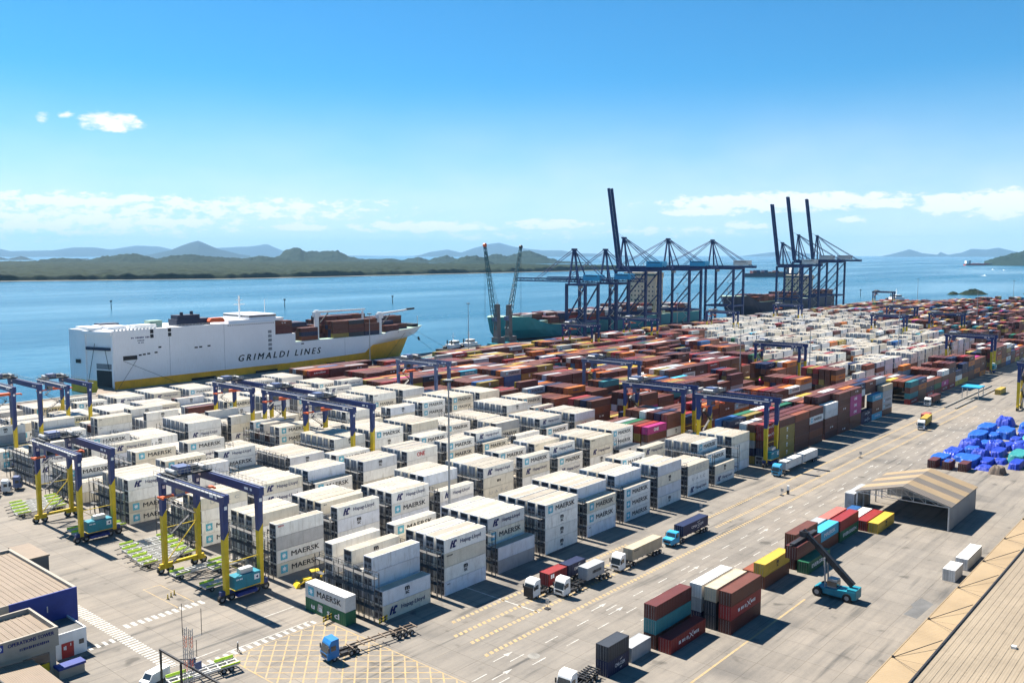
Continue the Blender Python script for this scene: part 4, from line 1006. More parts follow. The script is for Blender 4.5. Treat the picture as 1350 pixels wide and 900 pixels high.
truck(255, -21.4, 'white truck with a yellow box near the blue tarpaulins', 'white_paint', [(4.9, L40, 'dry', 'yellow', None, 'on the truck near blue tarpaulins')], rz=R(6))
put(270, -19.5, 1.4, 'salmon', None, L20, 'on a trailer behind the yellow one')
truck(-.5, -42.6, 'white truck cab waiting before the navy pair south of the road', 'white_paint', rz=R(4), trailer=4)
truck(314.5, -7.0, 'white truck parked beside the tall pink containers', 'white_paint', [(5.0, L40, 'dry', 'maroon', None, 'on the truck by the pink stack')])
# tractors parked on the left
for k, (x, y) in enumerate(((-15.0, 147.6), (-11.2, 149.4), (-7.4, 151.4), (-17.5, 152.5))):
    t = make_truck('white_paint' if k % 2 else 'crane_slate', 3.0); t.location = (x, y, .02); t.rotation_euler = (0, 0, R(150)); tag(t, 'yard tractor parked in the row beside the leftmost reefer stack, %s along' % ordn(k), 'tractor', 'parked yard tractors')
# ---------------------------------------------------------------- low yard trailers with lime corner guides
def make_trailer(n=12.5):
    t = thing('yard_trailer', '', 'trailer')
    b = MB()
    for s in (-1, 1): b.box(0, s*.55-.1, .95, n, s*.55+.1, 1.25)
    for x in np.linspace(.2, n-.2, 8): b.box(x-.1, -1.25, .98, x+.1, 1.25, 1.18)
    for s in (-1, 1): b.box(.1, s*1.28-.07, 1.0, n-.1, s*1.28+.07, 1.3)
    b.build('frame', 'light_metal', t)
    for x0, x1 in ((.2, 3.4), (n-3.4, n-.2)):
        for s in (-1, 1): b = MB(); b.hexa([(x0, s*1.3-.14, 1.3),(x1, s*1.3-.14, 1.3),(x1, s*1.3+.14, 1.3),(x0, s*1.3+.14, 1.3),(x0, s*1.52-.06, 1.62),(x1, s*1.52-.06, 1.62),(x1, s*1.52+.06, 1.62),(x0, s*1.52+.06, 1.62)]); b.build('corner_guide', 'lime', t)
    for x in (n-1.5, n-2.8, 1.6):
        for s in (-1, 1): b = MB(); wheel(b, x, s*.9, .5, .5, .45, 'y', 0, 1, 12); b.build('wheel', ['rubber', 'grey_metal'], t)
    b = MB(); b.beam((0, 0, 1.0), (-1.6, 0, .8), .2, .15); b.build('drawbar', 'black_metal', t)
    return t
ytr = None
for k, (x, y, w_) in enumerate([(-16.5, 61.2, 'between the first two gantries'), (-16, 64.6, 'between the first two gantries'), (-15.5, 68.0, 'between the first two gantries'), (-15.0, 71.5, 'between the first two gantries'), (-14.0, 75.0, 'between the first two gantries'),
                      (-15.2, 49.6, 'under the nearest gantry'), (-14.6, 38.6, 'under the nearest gantry'), (-8.0, 47.0, 'under the nearest gantry'), (-20.0, 121.5, 'under the second gantry'), (-19.2, 125.0, 'under the second gantry'), (-18.4, 128.2, 'under the second gantry'), (-17.6, 131.4, 'under the second gantry'),
                      (-17.5, 92.6, 'by the second power pack'), (-17.0, 96.2, 'by the second power pack')]):
    if ytr is None: ytr = make_trailer(); t = ytr
    else: t = copy_tree(ytr)
    t.location = (x, y, 0); tag(t, 'low yard trailer with lime corner guides, %s in the row %s' % (ordn(k % 5), w_), 'trailer', 'parked yard trailers')
# ---------------------------------------------------------------- buildings on the left
def corr_mat(name, c, per=1.0, ang=0.0, amt=.18, dirt=.35):
    m = mat(name, c, .7, var=.12, vscale=.12, dirt=dirt, dirtcol=tuple(k*.55 for k in c))
    nt = m.node_tree; N = nt.nodes; L = nt.links; b = N['Principled BSDF']
    tc = N.new('ShaderNodeTexCoord'); mp = N.new('ShaderNodeMapping'); mp.inputs['Rotation'].default_value = (0,0,ang); L.new(tc.outputs['Object'], mp.inputs[0])
    w = N.new('ShaderNodeTexWave'); w.inputs['Scale'].default_value = .314/per*2; w.inputs['Distortion'].default_value = 0; L.new(mp.outputs[0], w.inputs[0])
    bp = N.new('ShaderNodeBump'); bp.inputs['Strength'].default_value = amt*3; bp.inputs['Distance'].default_value = .12; L.new(w.outputs['Fac'], bp.inputs['Height']); L.new(bp.outputs[0], b.inputs['Normal'])
    return m
corr_mat('roof_beige', (.215,.165,.12), .6, 0); corr_mat('roof_tan', (.235,.19,.135), .8, R(90), dirt=.6, amt=.05); corr_mat('roof_grey', (.14,.12,.10), .8, R(90)); corr_mat('canopy_tan', (.275,.20,.115), 1.2, 0, dirt=.2)
corr_mat('side_metal', (.30,.31,.31), .5, 0, dirt=.5)
t = thing('building', 'beige building with a navy end wall and tan ribbed roof', 'building', (0,0,0))
b = MB(); b.box(-95, 37.3, 0, -39.75, 67.5, 8.2); b.build('wall', 'beige_wall', t)
b = MB(); b.box(-50.8, 37.0, 0, -39.6, 37.29, 9.0, 0); b.build('end_wall', ['navy_wall'], t)['label'] = 'navy blue painted end wall'
b = MB(); b.box(-95, 37.05, 0, -50.81, 37.29, 9.0); b.build('front_wall', 'beige_wall', t)
b = MB(); b.box(-40.15, 37.3, 8.2, -39.6, 68, 9.0); b.build('parapet', 'beige_wall', t); b = MB(); b.box(-95, 67.5, 8.2, -40.16, 68, 9.0); b.build('parapet', 'beige_wall', t)
b = MB(); b.box(-95, 37.3, 8.21, -40.16, 67.49, 8.45); b.build('roof', 'roof_beige', t)
for k in range(3): b = MB(); b.box(-49.2+k*2.2, 36.93, 5.8, -49.05+k*2.2, 37.0, 6.9); b.build('pipe', 'light_metal', t)
b = MB()
for k in range(56): b.box(-94.8+k*.98, 37.35, 8.451, -94.62+k*.98, 67.4, 8.53)
kind(b.build('roof_rib', 'roof_beige', t), 'stuff')
for k, x in enumerate((-58, -49)): b = MB(); b.box(x, 47+k*5, 8.54, x+1.6, 48.4+k*5, 9.5); b.build('air_unit', 'light_metal', t)
t = thing('building', 'small flat-roofed block standing behind the navy-walled building', 'building')
b = MB(); b.box(-39.55, 59.0, 0, -35.8, 69.3, 8.6); b.build('wall', 'concrete_dark', t); b = MB(); b.box(-39.55, 58.9, 8.61, -35.6, 69.4, 8.9); b.build('roof', 'roof_beige', t)
t = thing('building', 'low white annex with a red door against the navy wall', 'building')
b = MB(); b.box(-46.5, 29.5, 0, -41.4, 36.95, 3.9); b.build('wall', 'white_paint', t); b = MB(); b.box(-46.4, 29.7, 3.91, -41.6, 36.9, 4.0); b.build('roof', 'concrete_dark', t)
for (x0,y0,x1,y1) in ((-46.5,29.5,-41.4,29.7),(-41.6,29.71,-41.4,36.95)): b = MB(); b.box(x0,y0,3.905,x1,y1,4.35); b.build('parapet', 'white_paint', t)
b = MB(); b.box(-45.6, 29.42, 0, -43.6, 29.5, 2.6); d_ = b.build('door', 'red_paint', t); b = MB(); strokes(b, -45.3, -44.8, 1.75, .8, 29.41, 2, 2); strokes(b, -44.2, -44.0, 2.15, .5, 29.41, 1, 5); b.build('door_sign', 'letter_white', d_)
b = MB(); b.box(-42.7, 29.43, 1.7, -41.9, 29.5, 2.5); b.build('window', 'glass', t)
t = thing('building', 'beige building lettered OPERATIONS TOWER on its fascia', 'building')
b = MB(); b.box(-95, 24.0, 0, -48.6, 35.2, 7.2); b.build('wall', 'beige_wall', t)
b = MB(); b.box(-95, 23.6, 5.2, -48.2, 23.95, 8.3); b.build('fascia', 'beige_wall', t); b = MB(); b.box(-48.59, 23.96, 7.2, -48.2, 35.3, 8.3); b.build('parapet', 'beige_wall', t); b = MB(); b.box(-95, 34.9, 7.21, -48.6, 35.3, 8.3); b.build('parapet', 'beige_wall', t)
b = MB(); b.box(-95, 23.96, 7.21, -48.6, 34.89, 7.5); b.build('roof', 'roof_beige', t)
b = MB()
for k in range(47): b.box(-94.8+k*.98, 24.0, 7.501, -94.62+k*.98, 34.8, 7.58)
kind(b.build('roof_rib', 'roof_beige', t), 'stuff')
b = MB(); text_on(b, 'OPERATIONS TOWER', .85, (-52.3, 23.57, 7.5), (1,0,0), (0,0,1), bold=.045, fit=6.9); strokes(b, -54.1, -49.4, 6.35, .5, 23.57, 17, 4); b.build('lettering', 'letter_navy', t)
b = MB(); b.box(-57.6, 23.55, 6.8, -56.4, 23.59, 8.0); em_ = b.build('emblem', 'navy_wall', t); b = MB(); b.add([(-57.0+.38*math.cos(a_)*r_, 23.54, 7.4+.38*math.sin(a_)*r_) for r_ in (1, .55) for a_ in [2*math.pi*k/12 for k in range(12)]], [(k, (k+1) % 12, 12+(k+1) % 12, 12+k) for k in range(12)]); b.build('emblem_ring', 'letter_white', em_)
b = MB(); b.box(-53.6, 23.9, 1.4, -49.6, 23.99, 4.4); w_ = b.build('window', 'glass', t); b = MB(); b.box(-52.2, 23.84, 1.4, -49.7, 23.89, 2.7); b.build('poster', 'crane_yellow', w_)
b = MB(); b.box(-49.0, 22.0, 0, -45.0, 23.9, 1.5); b.build('side_wall', 'beige_wall', t); b = MB(); b.box(-49.1, 21.9, 1.51, -44.8, 24.0, 1.9); b.build('ledge', 'navy_wall', t)
t = thing('canopy', 'tan ribbed canopy roof on dark posts before the lettered building', 'canopy')
b = MB(); b.hexa([(-58.5,8,4.6),(-52.4,8,4.2),(-52.4,23.5,4.2),(-58.5,23.5,4.6),(-58.5,8,4.75),(-52.4,8,4.35),(-52.4,23.5,4.35),(-58.5,23.5,4.75)]); b.build('roof', 'roof_beige', t)
for y in (9, 16, 22.5): b = MB(); b.box(-52.8, y-.1, 0, -52.6, y+.1, 4.2); b.build('post', 'black_metal', t)
t = thing('truss_gantry', 'dark steel truss beside the tan canopy', 'gantry')
for z in (3.2, 5.4): b = MB(); b.beam((-59.2, 23.3, z), (-59.0, 6, z), .22); b.build('chord', 'black_metal', t)
for k in range(7): b = MB(); b.beam((-59.2, 23-k*2.6, 3.2), (-59.2, 21.7-k*2.6, 5.4), .14); b.build('brace', 'black_metal', t)
for y in (22.5, 8): b = MB(); b.box(-59.3, y-.12, 0, -59.05, y+.12, 3.1); b.build('post', 'black_metal', t)
# lattice radio mast
t = thing('radio_mast', 'twin lattice radio mast with whip antennas beside the crossing', 'mast', (-40.0, -1.6, 0))
for q_, (dx, dy) in enumerate(((0,0), (1.0,.15))):
    b = MB(); r_ = .33; zt = 12.6 - q_*.6
    for k in range(3):
        a = 2*math.pi*k/3; b.tube((dx+math.cos(a)*r_, dy+math.sin(a)*r_, 0), (dx+math.cos(a)*r_, dy+math.sin(a)*r_, zt), .05, 5, 0)
    for j in range(20):
        z = j*zt/20
        for k in range(3):
            a, c_ = 2*math.pi*k/3, 2*math.pi*(k+1)/3
            b.beam((dx+math.cos(a)*r_, dy+math.sin(a)*r_, z), (dx+math.cos(c_)*r_, dy+math.sin(c_)*r_, z+zt/20), .045, None, 1 if (j//3) % 2 else 0)
    b.build('lattice', ['grey_metal', 'orange_red'], t)
for (x, y, z0, z1) in ((-.3,.1,11.5,16.4), (2.9,.3,10.4,14.6), (1.7,-.2,7.5,10.2)): b = MB(); b.tube((x,y,z0), (x,y,z1), .05, 5); b.build('antenna', 'black_metal', t)
b = MB(); b.beam((1.0,.2,10.5), (2.9,.3,10.5), .06); b.build('arm', 'grey_metal', t)
t = thing('sign_gantry', 'dark sign gantry with two square boards over the lane', 'gantry')
b = MB(); b.beam((-39.2, 8, 6.0), (-38.9, -14, 6.0), .28); b.build('beam', 'black_metal', t)
for y in (7.8, 1.5, -13): b = MB(); b.box(-39.3, y-.14, 0, -39.02, y+.14, 5.85); b.build('post', 'black_metal', t)
for y in (3.4, 1.6): b = MB(); b.box(-36.9, y-.05, 3.6, -35.7, y+.05, 4.9); b.build('sign_board', 'crane_slate', t)
b = MB(); b.beam((-39.0, 2.5, 6.0), (-36.0, 2.5, 5.0), .12); b.build('bracket', 'black_metal', t)
t = make_trailer(11.5); t.location = (-39, 6.2, 0); t.rotation_euler = (0, 0, R(-8)); tag(t, 'parked low trailer beside the radio mast', 'trailer')
t = thing('van', 'white van beside the sign gantry posts', 'van', (-39.2, 10.0, 0), R(14))
b = MB(); b.prismY([(-2.3,.35),(-2.3,.95),(-1.7,1.1),(-1.1,1.9),(2.3,1.95),(2.3,.35)], -.9, .9); vb = b.build('body', ['white_paint'], t)
b = MB(); b.hexa([(-1.72,-.8,1.12),(-1.66,-.8,1.1),(-1.66,.8,1.1),(-1.72,.8,1.12),(-1.17,-.75,1.82),(-1.11,-.75,1.8),(-1.11,.75,1.8),(-1.17,.75,1.82)]); b.build('windscreen', 'glass', t)
for x in (-1.5, 1.5):
    for s in (-1, 1): b = MB(); wheel(b, x, s*.82, .33, .33, .2, 'y'); b.build('wheel', ['rubber', 'grey_metal'], t)

# ---------------------------------------------------------------- open shed
t = thing('open_shed', 'open gabled shed with tan and grey striped roof', 'shed')
X0, X1, Y0, Y1, ZE, ZR = 126.8, 152.5, -64.8, -41.8, 6.0, 9.2; ym = (Y0+Y1)/2
n = 6
for k in range(n):
    xa, xb = X0 + (X1-X0)*k/n, X0 + (X1-X0)*(k+1)/n - .02
    for side in (0, 1):
        ya, yb = (Y0-.3, ym) if side == 0 else (ym, Y1+.3); za, zb = (ZE, ZR) if side == 0 else (ZR, ZE)
        b = MB(); b.hexa([(xa,ya,za),(xb,ya,za),(xb,yb,zb),(xa,yb,zb),(xa,ya,za+.15),(xb,ya,za+.15),(xb,yb,zb+.15),(xa,yb,zb+.15)]); b.build('roof_panel', 'canopy_tan' if k % 2 else 'roof_grey', t)
b = MB(); b.box(X0+.3, Y0, .1, X1-.3, Y0+.15, ZE); b.build('side_wall', 'side_metal', t)
b = MB(); b.box(X1-.5, Y0+.2, .1, X1-.35, Y1-.2, ZE); b.build('end_wall', 'side_metal', t)
for x in np.linspace(X0+.3, X1-.7, 6):
    for y in (Y0+.3, Y1-.3): b = MB(); b.box(x-.15, y-.15, 0, x+.15, y+.15, ZE-.02); b.build('post', 'light_metal', t)
for x in (X0+.25, X0+5.4, X0+10.5):
    b = MB(); b.beam((x, Y0, ZE-.1), (x, Y1, ZE-.1), .16)
    for s in (0, 1): b.beam((x, (Y0, Y1)[s], ZE-.1), (x, ym, ZR-.2), .16)
    for j in range(1, 8):
        y = Y0 + (Y1-Y0)*j/8; zt = ZE + (ZR-ZE)*(1-abs(y-ym)/(ym-Y0)) - .2; b.beam((x, y, ZE-.1), (x, y, zt), .1); y2 = Y0+(Y1-Y0)*(j-1)/8; b.beam((x, y2, ZE-.1), (x, y, zt), .08)
    b.build('roof_truss', 'light_metal', t)
# ---------------------------------------------------------------- warehouse with a long canopy
t = thing('warehouse', 'long warehouse with tan ribbed roof and a stayed canopy along its edge', 'warehouse')
b = MB(); b.box(-80, -150, 0, 260, -87.2, 8.9); b.build('wall', 'beige_wall', t)
b = MB(); b.hexa([(-80,-150,12.4),(260,-150,12.4),(260,-87.0,9.1),(-80,-87.0,9.1),(-80,-150,12.6),(260,-150,12.6),(260,-87.0,9.3),(-80,-87.0,9.3)]); b.build('roof', 'roof_tan', t)
b = MB()
for k in range(60): b.beam((-80+.01*k, -88-k*1.0, 9.36+k*.0528), (260, -88-k*1.0, 9.36+k*.0528), .12, .07)
kind(b.build('roof_seam', 'roof_tan', t), 'stuff')
b = MB(); b.box(-80, -87.15, 8.95, 260, -86.9, 9.55); b.build('gutter', 'black_metal', t)
for k in range(19):
    xa, xb = -80 + k*18, -80 + (k+1)*18 - .06
    b = MB(); b.hexa([(xa,-86.88,8.75),(xb,-86.88,8.75),(xb,-82.0,8.35),(xa,-82.0,8.35),(xa,-86.88,8.95),(xb,-86.88,8.95),(xb,-82.0,8.55),(xa,-82.0,8.55)]); cp = b.build('canopy_panel', 'canopy_tan', t)
    b = MB(); b.tube((xa+.2, -82.2, 8.6), (xa+8.0, -86.9, 9.9), .06, 5); b.build('stay_rod', 'black_metal', cp)
    b = MB(); b.tube((xa+.2, -82.2, 8.6), (xa-4.5, -86.9, 9.6), .03, 5); b.build('stay_rod', 'black_metal', cp)
    b = MB(); b.box(xa+.05, -82.35, 8.56, xa+.35, -82.05, 8.85); b.build('stay_anchor', 'black_metal', cp)
b = MB(); b.box(-80, -82.0, 8.2, 260, -81.85, 8.6); b.build('canopy_edge', 'canopy_tan', t)
for k in range(5): b = MB(); b.box(40+k*26, -96-(k % 2)*9, 9.75+.47*(k % 2), 40.8+k*26, -95.3-(k % 2)*9, 10.15+.47*(k % 2)); b.build('roof_vent', 'light_metal', t)
# loading ramps and wheel stops beside the canopy
for k, (x, y) in enumerate(((101, -80.2), (143, -80.0), (150, -78.0), (108, -78.5))):
    t = thing('wheel_stop', 'yellow and black wheel stop on the yard beside the canopy, %s along' % ordn(k), 'barrier', (x, y, 0), 0, 'wheel stops by the warehouse')
    for j in range(6): b = MB(); b.box(j*.6, -.2, 0, j*.6+.59, .2, .35); b.build('block', 'crane_yellow' if j % 2 else 'black_metal', t)

# ---------------------------------------------------------------- reach stacker
t = thing('reach_stacker', 'teal reach stacker with raised black boom lifting a maroon container', 'forklift', (67.2, -58.8, 0), R(90))   # local +x is forward (+Y)
b = MB(); b.hexa([(-4.6,-1.6,.7),(3.6,-1.5,.7),(3.6,1.5,.7),(-4.6,1.6,.7),(-4.7,-1.6,2.3),(3.4,-1.5,1.7),(3.4,1.5,1.7),(-4.7,1.6,2.3)]); b.build('body', 'teal_paint', t)
b = MB(); b.box(-4.9, -1.5, .8, -3.1, 1.5, 2.7); b.build('counterweight', 'teal_paint', t)
b = MB(); b.box(-.9, -1.0, 1.95, 1.0, 1.0, 3.6, 0); b.box(-.95, -1.04, 2.3, 1.05, 1.04, 3.3, 1); b.box(-.9, -1.0, 3.61, 1.0, 1.0, 3.72, 0); b.build('cab', ['grey_metal', 'glass'], t)
for x, r_, ys in ((2.6, .95, (-1.75, 1.75)), (-3.2, .9, (-1.45, 1.45))):
    for y in ys: b = MB(); wheel(b, x, y, r_, r_, .9 if x > 0 else .6, 'y', 0, 1, 16); b.build('wheel', ['rubber', 'grey_metal'], t)
b = MB(); b.beam((-3.8, 0, 3.1), (3.6, 0, 9.6), .95, 1.1); b.beam((3.3, 0, 9.35), (6.6, 0, 12.25), .7, .8); bo = b.build('boom', 'black_metal', t)
for s in (-1, 1): b = MB(); b.tube((1.4, s*.9, 1.9), (1.8, s*.7, 7.7), .17, 8); b.build('lift_cylinder', 'grey_metal', bo)
b = MB(); b.box(5.6, -.6, 10.95, 7.2, .6, 12.0); b.box(6.0, -6.0, 10.5, 6.9, 6.0, 10.9); b.build('spreader', 'black_metal', t)
for s in (-1, 1): b = MB(); b.beam((6.45, s*6.0, 10.7), (6.45, s*6.0, 10.42), 1.9, .24); b.build('spreader_end', 'black_metal', t)
container('dry', 'maroon', None, (61.1, -53.55, 7.8), 0, L40, label='maroon container hanging from the reach stacker spreader', group='containers standing outside the blocks')

# ---------------------------------------------------------------- yellow backhoe loader
t = thing('backhoe_loader', 'yellow backhoe loader between the corner stacks', 'loader', (3.0, 25.6, 0), R(160))
b = MB(); b.hexa([(-1.6,-.7,.7),(2.2,-.55,.7),(2.2,.55,.7),(-1.6,.7,.7),(-1.6,-.7,1.3),(2.1,-.5,1.5),(2.1,.5,1.5),(-1.6,.7,1.3)]); b.build('body', 'crane_yellow', t)
b = MB(); b.box(-1.2,-.7,1.4,.4,.7,2.75,1); b.box(-1.3,-.78,2.76,.5,.78,2.9,0); b.build('cab', ['crane_yellow','glass'], t)
for x, r_ in ((-1.0,.75),(1.5,.55)):
    for s in (-1,1): b = MB(); wheel(b, x, s*.95, r_, r_, .45, 'y'); b.build('wheel', ['rubber','crane_yellow'], t)
for s in (-1,1): b = MB(); b.beam((.6,s*.7,1.5),(3.0,s*.7,.6),.18,.28); b.build('loader_arm','crane_yellow',t)
b = MB(); b.hexa([(3.0,-1.15,.1),(3.9,-1.15,.05),(3.9,1.15,.05),(3.0,1.15,.1),(3.0,-1.15,1.0),(3.3,-1.15,1.0),(3.3,1.15,1.0),(3.0,1.15,1.0)]); b.build('bucket','crane_yellow',t)
b = MB(); b.beam((-1.6,0,1.1),(-3.4,0,3.4),.25,.35); b.build('rear_boom','crane_yellow',t); b = MB(); b.beam((-3.4,0,3.4),(-4.6,0,1.6),.22,.3); b.build('rear_stick','crane_yellow',t); b = MB(); b.box(-5.1,-.4,.8,-4.3,.4,1.6); b.build('rear_bucket','crane_yellow',t)

# ---------------------------------------------------------------- small things on the ground
for k, (x, y) in enumerate(((-20.9, 40.6), (-19.9, 41.2), (-18.9, 41.8))):
    t = thing('bollard', 'yellow bollard on a black foot in the yellow bay, %s of three' % ordn(k), 'bollard', (x, y, 0), 0, 'bollards in the yellow bay')
    b = MB(); b.tube((0,0,.08),(0,0,1.0),.14,10,0,r2=.09); b.build('post','crane_yellow',t); b = MB(); b.tube((0,0,0),(0,0,.08),.3,10); b.build('foot','black_metal',t)
for k, (x, y, rz) in enumerate(((-8.2, 7.4, R(8)), (-1.9, -1.0, R(10)))):
    t = thing('barrier_board', 'yellow and black barrier board %s' % ('beside the green container' if k == 0 else 'beside the corner reefer stack'), 'barrier', (x, y, 0), rz, 'barrier boards')
    for z in (.45, 1.0):
        for j in range(5): b = MB(); b.box(j*.5, -.03, z, j*.5+.49, .03, z+.38); b.build('plank', 'crane_yellow' if (j % 2) == 0 else 'black_metal', t)
    for xx in (.2, 2.2): b = MB(); b.box(xx-.04, .032, 0, xx+.04, .1, 1.4); b.build('leg', 'grey_metal', t)
for k, (x, y, w_) in enumerate(((24.7, -19.4, 'beside the half-empty truck'), (131.0, -19.8, 'beside a black marker by the gantry shadow'), (193.0, -20.1, 'beyond the double trailer'), (102.4, -9.8, 'on the lane past the navy box'))):
    t = thing('road_sign', 'small road sign on a black foot %s' % w_, 'sign', (x, y, 0), 0, 'small road signs')
    b = MB(); b.tube((0,0,0),(0,0,1.7),.05,6); b.build('post','grey_metal',t); b = MB(); b.box(-.5,-.5,0,.5,.5,.16); b.build('foot','black_metal',t); b = MB(); b.box(-.03,-.42,1.2,.03,.42,2.1); b.build('panel',['green_sign','light_metal','green_sign','light_metal'][k] if False else 'light_metal',t)
t = thing('marker_post', 'black and white marker post beside the gantry shadow', 'post', (133.5, -20.5, 0)); b = MB(); b.box(-.3,-.3,0,.3,.3,1.2); b.build('base','black_metal',t); b = MB(); b.box(-.28,-.28,1.21,.28,.28,2.5); b.build('panel','white_paint',t)
# a person walking by the yellow box
def person(x, y, rz, lab, shirt='black_metal'):
    me = bpy.data.meshes.new('body')
    P = [(0,0,.95,.15),(0,0,1.15,.15),(0,0,1.42,.17),(0,0,1.54,.065),(0,.02,1.66,.105),(0,.02,1.74,.07),   # pelvis..head
         (.1,0,.9,.1),(.13,.14,.5,.07),(.12,.02,.08,.05),(.12,.16,.04,.045),(-.1,0,.9,.1),(-.13,-.08,.5,.07),(-.12,-.3,.12,.05),(-.12,-.18,.05,.045),
         (.22,0,1.42,.06),(.27,-.1,1.14,.047),(.28,.02,.9,.036),(.28,.07,.8,.035),(-.22,0,1.42,.06),(-.27,.1,1.14,.047),(-.28,.24,.95,.036),(-.28,.3,.87,.035)]
    E = [(0,1),(1,2),(2,3),(3,4),(4,5),(0,6),(6,7),(7,8),(8,9),(0,10),(10,11),(11,12),(12,13),(2,14),(14,15),(15,16),(16,17),(2,18),(18,19),(19,20),(20,21)]
    me.from_pydata([p[:3] for p in P], E, []); o = bpy.data.objects.new('person_tmp', me); C.objects.link(o)
    sk = o.modifiers.new('s', 'SKIN'); sk.use_smooth_shade = True
    for v, p in zip(me.skin_vertices[0].data, P): v.radius = (p[3], p[3])
    me.skin_vertices[0].data[0].use_root = True
    ss = o.modifiers.new('ss', 'SUBSURF'); ss.levels = 1; ss.render_levels = 1
    bpy.context.view_layer.update()
    m2 = bpy.data.meshes.new_from_object(o.evaluated_get(bpy.context.evaluated_depsgraph_get())); bpy.data.objects.remove(o)
    m2.materials.clear(); m2.materials.append(MATS[shirt]); m2.materials.append(MATS['skin'])
    for p in m2.polygons: p.material_index = 1 if (p.center.z > 1.52 or (p.center.z < .93 and abs(p.center.x) > .22)) else 0
    t = thing('person', lab, 'person', (x, y, 0), rz)
    obj('body', m2, t)
    b = MB(); b.tube((0,.02,1.70),(0,.02,1.80),.125,12,0,r2=.07); b.build('helmet','letter_white',t)
mat('skin', (.35,.2,.14), .6)
person(-24.6, 9.4, R(60), 'person in dark clothing walking along the yellow box edge')
# ---------------------------------------------------------------- tarpaulin-covered loads and the pavilion
trng = random.Random(5)
def tarp(x, y, sx, sy, sz, lab, m='tarp_blue', rnd=.35):
    nx, ny = 26, 20; U, V = np.meshgrid(np.linspace(-1,1,nx), np.linspace(-1,1,ny))
    r4 = (np.abs(U)**4.5 + np.abs(V)**4.5)**(1/4.5)
    prof = np.clip(1-np.clip((r4-(1-rnd))/rnd,0,1)**2.2, 0, 1)
    s_ = trng.randint(0,999); n1 = fbm(U*3+s_, V*3, 4, s_); n2 = vnoise(U*9+s_, V*9, s_+7)
    Z = prof*sz*((.72+.5*n1) if rnd > .2 else (.93+.12*n1)) + prof*(.2 if rnd > .2 else .05)*n2
    X = U*sx/2*(1+.05*(n2-.5)); Y = V*sy/2*(1+.05*(n1-.5))
    o = grid_obj('tarpaulin_load', X, Y, Z, m); o.location = (x, y, .01)
    for p in o.data.polygons: p.use_smooth = False
    return tag(o, lab, 'tarpaulin', 'tarpaulin-covered loads')
mat('tarp_light', (.010,.085,.40), .55, var=.2, vscale=.6); mat('tarp_violet', (.018,.05,.40), .45, var=.25, vscale=.6); mat('tarp_brown', (.13,.10,.08), .8, var=.35, vscale=1); mat('tarp_green', (.03,.22,.22), .5, var=.25, vscale=.7)
for k, (x, y, co) in enumerate(((193.2, -43.6, 'maroon'), (193.6, -47.8, 'maroon'), (194.2, -52.4, 'maroon'))): put(x, y, 0, co, None, L20, 'before the blue tarpaulins, %s from the road' % ordn(k))
for (x, y, sx, sy, sz, m_, lab, rd) in ((194.6+8.8, -42.4, 10, 5, 2.7, 'tarp_light', 'flat sky-blue tarpaulin load behind the maroon boxes', .12), (196.5, -46.6, 5.6, 2.3, 2.85, 'tarp_light', 'sky-blue sheet over the middle maroon box', .1),
     (207, -50.6, 12, 5, 2.8, 'tarp_light', 'long light blue tarpaulin load beside the brown heap', .12), (203.5, -55.5, 7, 5, 1.8, 'tarp_blue', 'low crumpled blue heap beside the brown bundle', .5), (199.5, -60.0, 5.5, 4.6, 4.2, 'tarp_brown', 'dark brown lumpy wrapped bundle at the tarpaulin edge', .7),
     (219, -42.5, 13, 5.5, 3.4, 'tarp_violet', 'violet-blue crinkled tarpaulin load', .3), (232, -44.5, 11, 7, 6.6, 'tarp_blue', 'tall domed deep-blue tarpaulin load', .7), (222, -50.0, 8, 5.5, 4.4, 'tarp_blue', 'upright deep-blue wrapped machine beside the light one', .5),
     (237, -51.5, 9, 6, 5.8, 'tarp_violet', 'rounded violet-blue tarpaulin load beside the dome', .75), (243, -58.5, 10, 6.5, 5.6, 'tarp_violet', 'rounded pale violet tarpaulin load near the mustard sheet', .75), (224, -61.5, 14, 5.5, 3.0, 'tarp_green', 'flat teal sheeted load near the brown bundle', .12),
     (252, -42.5, 14, 5.5, 2.9, 'tarp_light', 'flat blue load behind the dome', .12), (264, -49, 14, 5.5, 3.0, 'tarp_light', 'flat sky-blue load behind violet bundles', .12), (270, -41.5, 14, 5.5, 2.9, 'tarp_light', 'flat blue load near the steep bundle', .12), (262, -58, 13, 6, 3.8, 'tarp_green', 'teal rounded tarpaulin load', .5),
     (288, -44.0, 10, 6.5, 6.4, 'tarp_blue', 'steep blue bundle standing apart at the far side', .55), (216, -57.3, 7, 4, 2.2, 'tarp_blue', 'small blue heap between flat loads', .4), (284, -53, 14, 5.5, 2.9, 'tarp_light', 'flat blue load beyond the violet bundles', .12)):
    tarp(x, y, sx, sy, sz*(.9 if rd < .2 else .52), lab, m_, rd if rd < .2 else min(rd, .5)*.85)
k = 0
for x in (212, 227, 241, 256, 272):
    for y in (-47.0, -54.2, -62.5):
        tarp(x + trng.uniform(-1.5, 1.5), y + trng.uniform(-.4, .4), trng.uniform(8, 11), trng.uniform(3.4, 4.4), trng.uniform(1.5, 2.2), 'flat royal-blue sheeted load, %s of those packed between taller bundles' % ordn(k), 'tarp_blue' if k % 3 else 'tarp_light', .15); k += 1
put(228, -66.5, 0, 'olive', None, L40, 'beside the teal sheeted load')
t = thing('pavilion', 'blue flat-roofed shelter on posts beside the far road', 'shelter', (354, -16.5, 0))
b = MB(); b.box(-5,-4,5.2,5,4,5.8); b.build('roof','sky_blue',t)
for x in (-4.5,4.5):
    for y in (-3.5,3.5): b = MB(); b.box(x-.15,y-.15,0,x+.15,y+.15,5.19); b.build('post','light_metal',t)
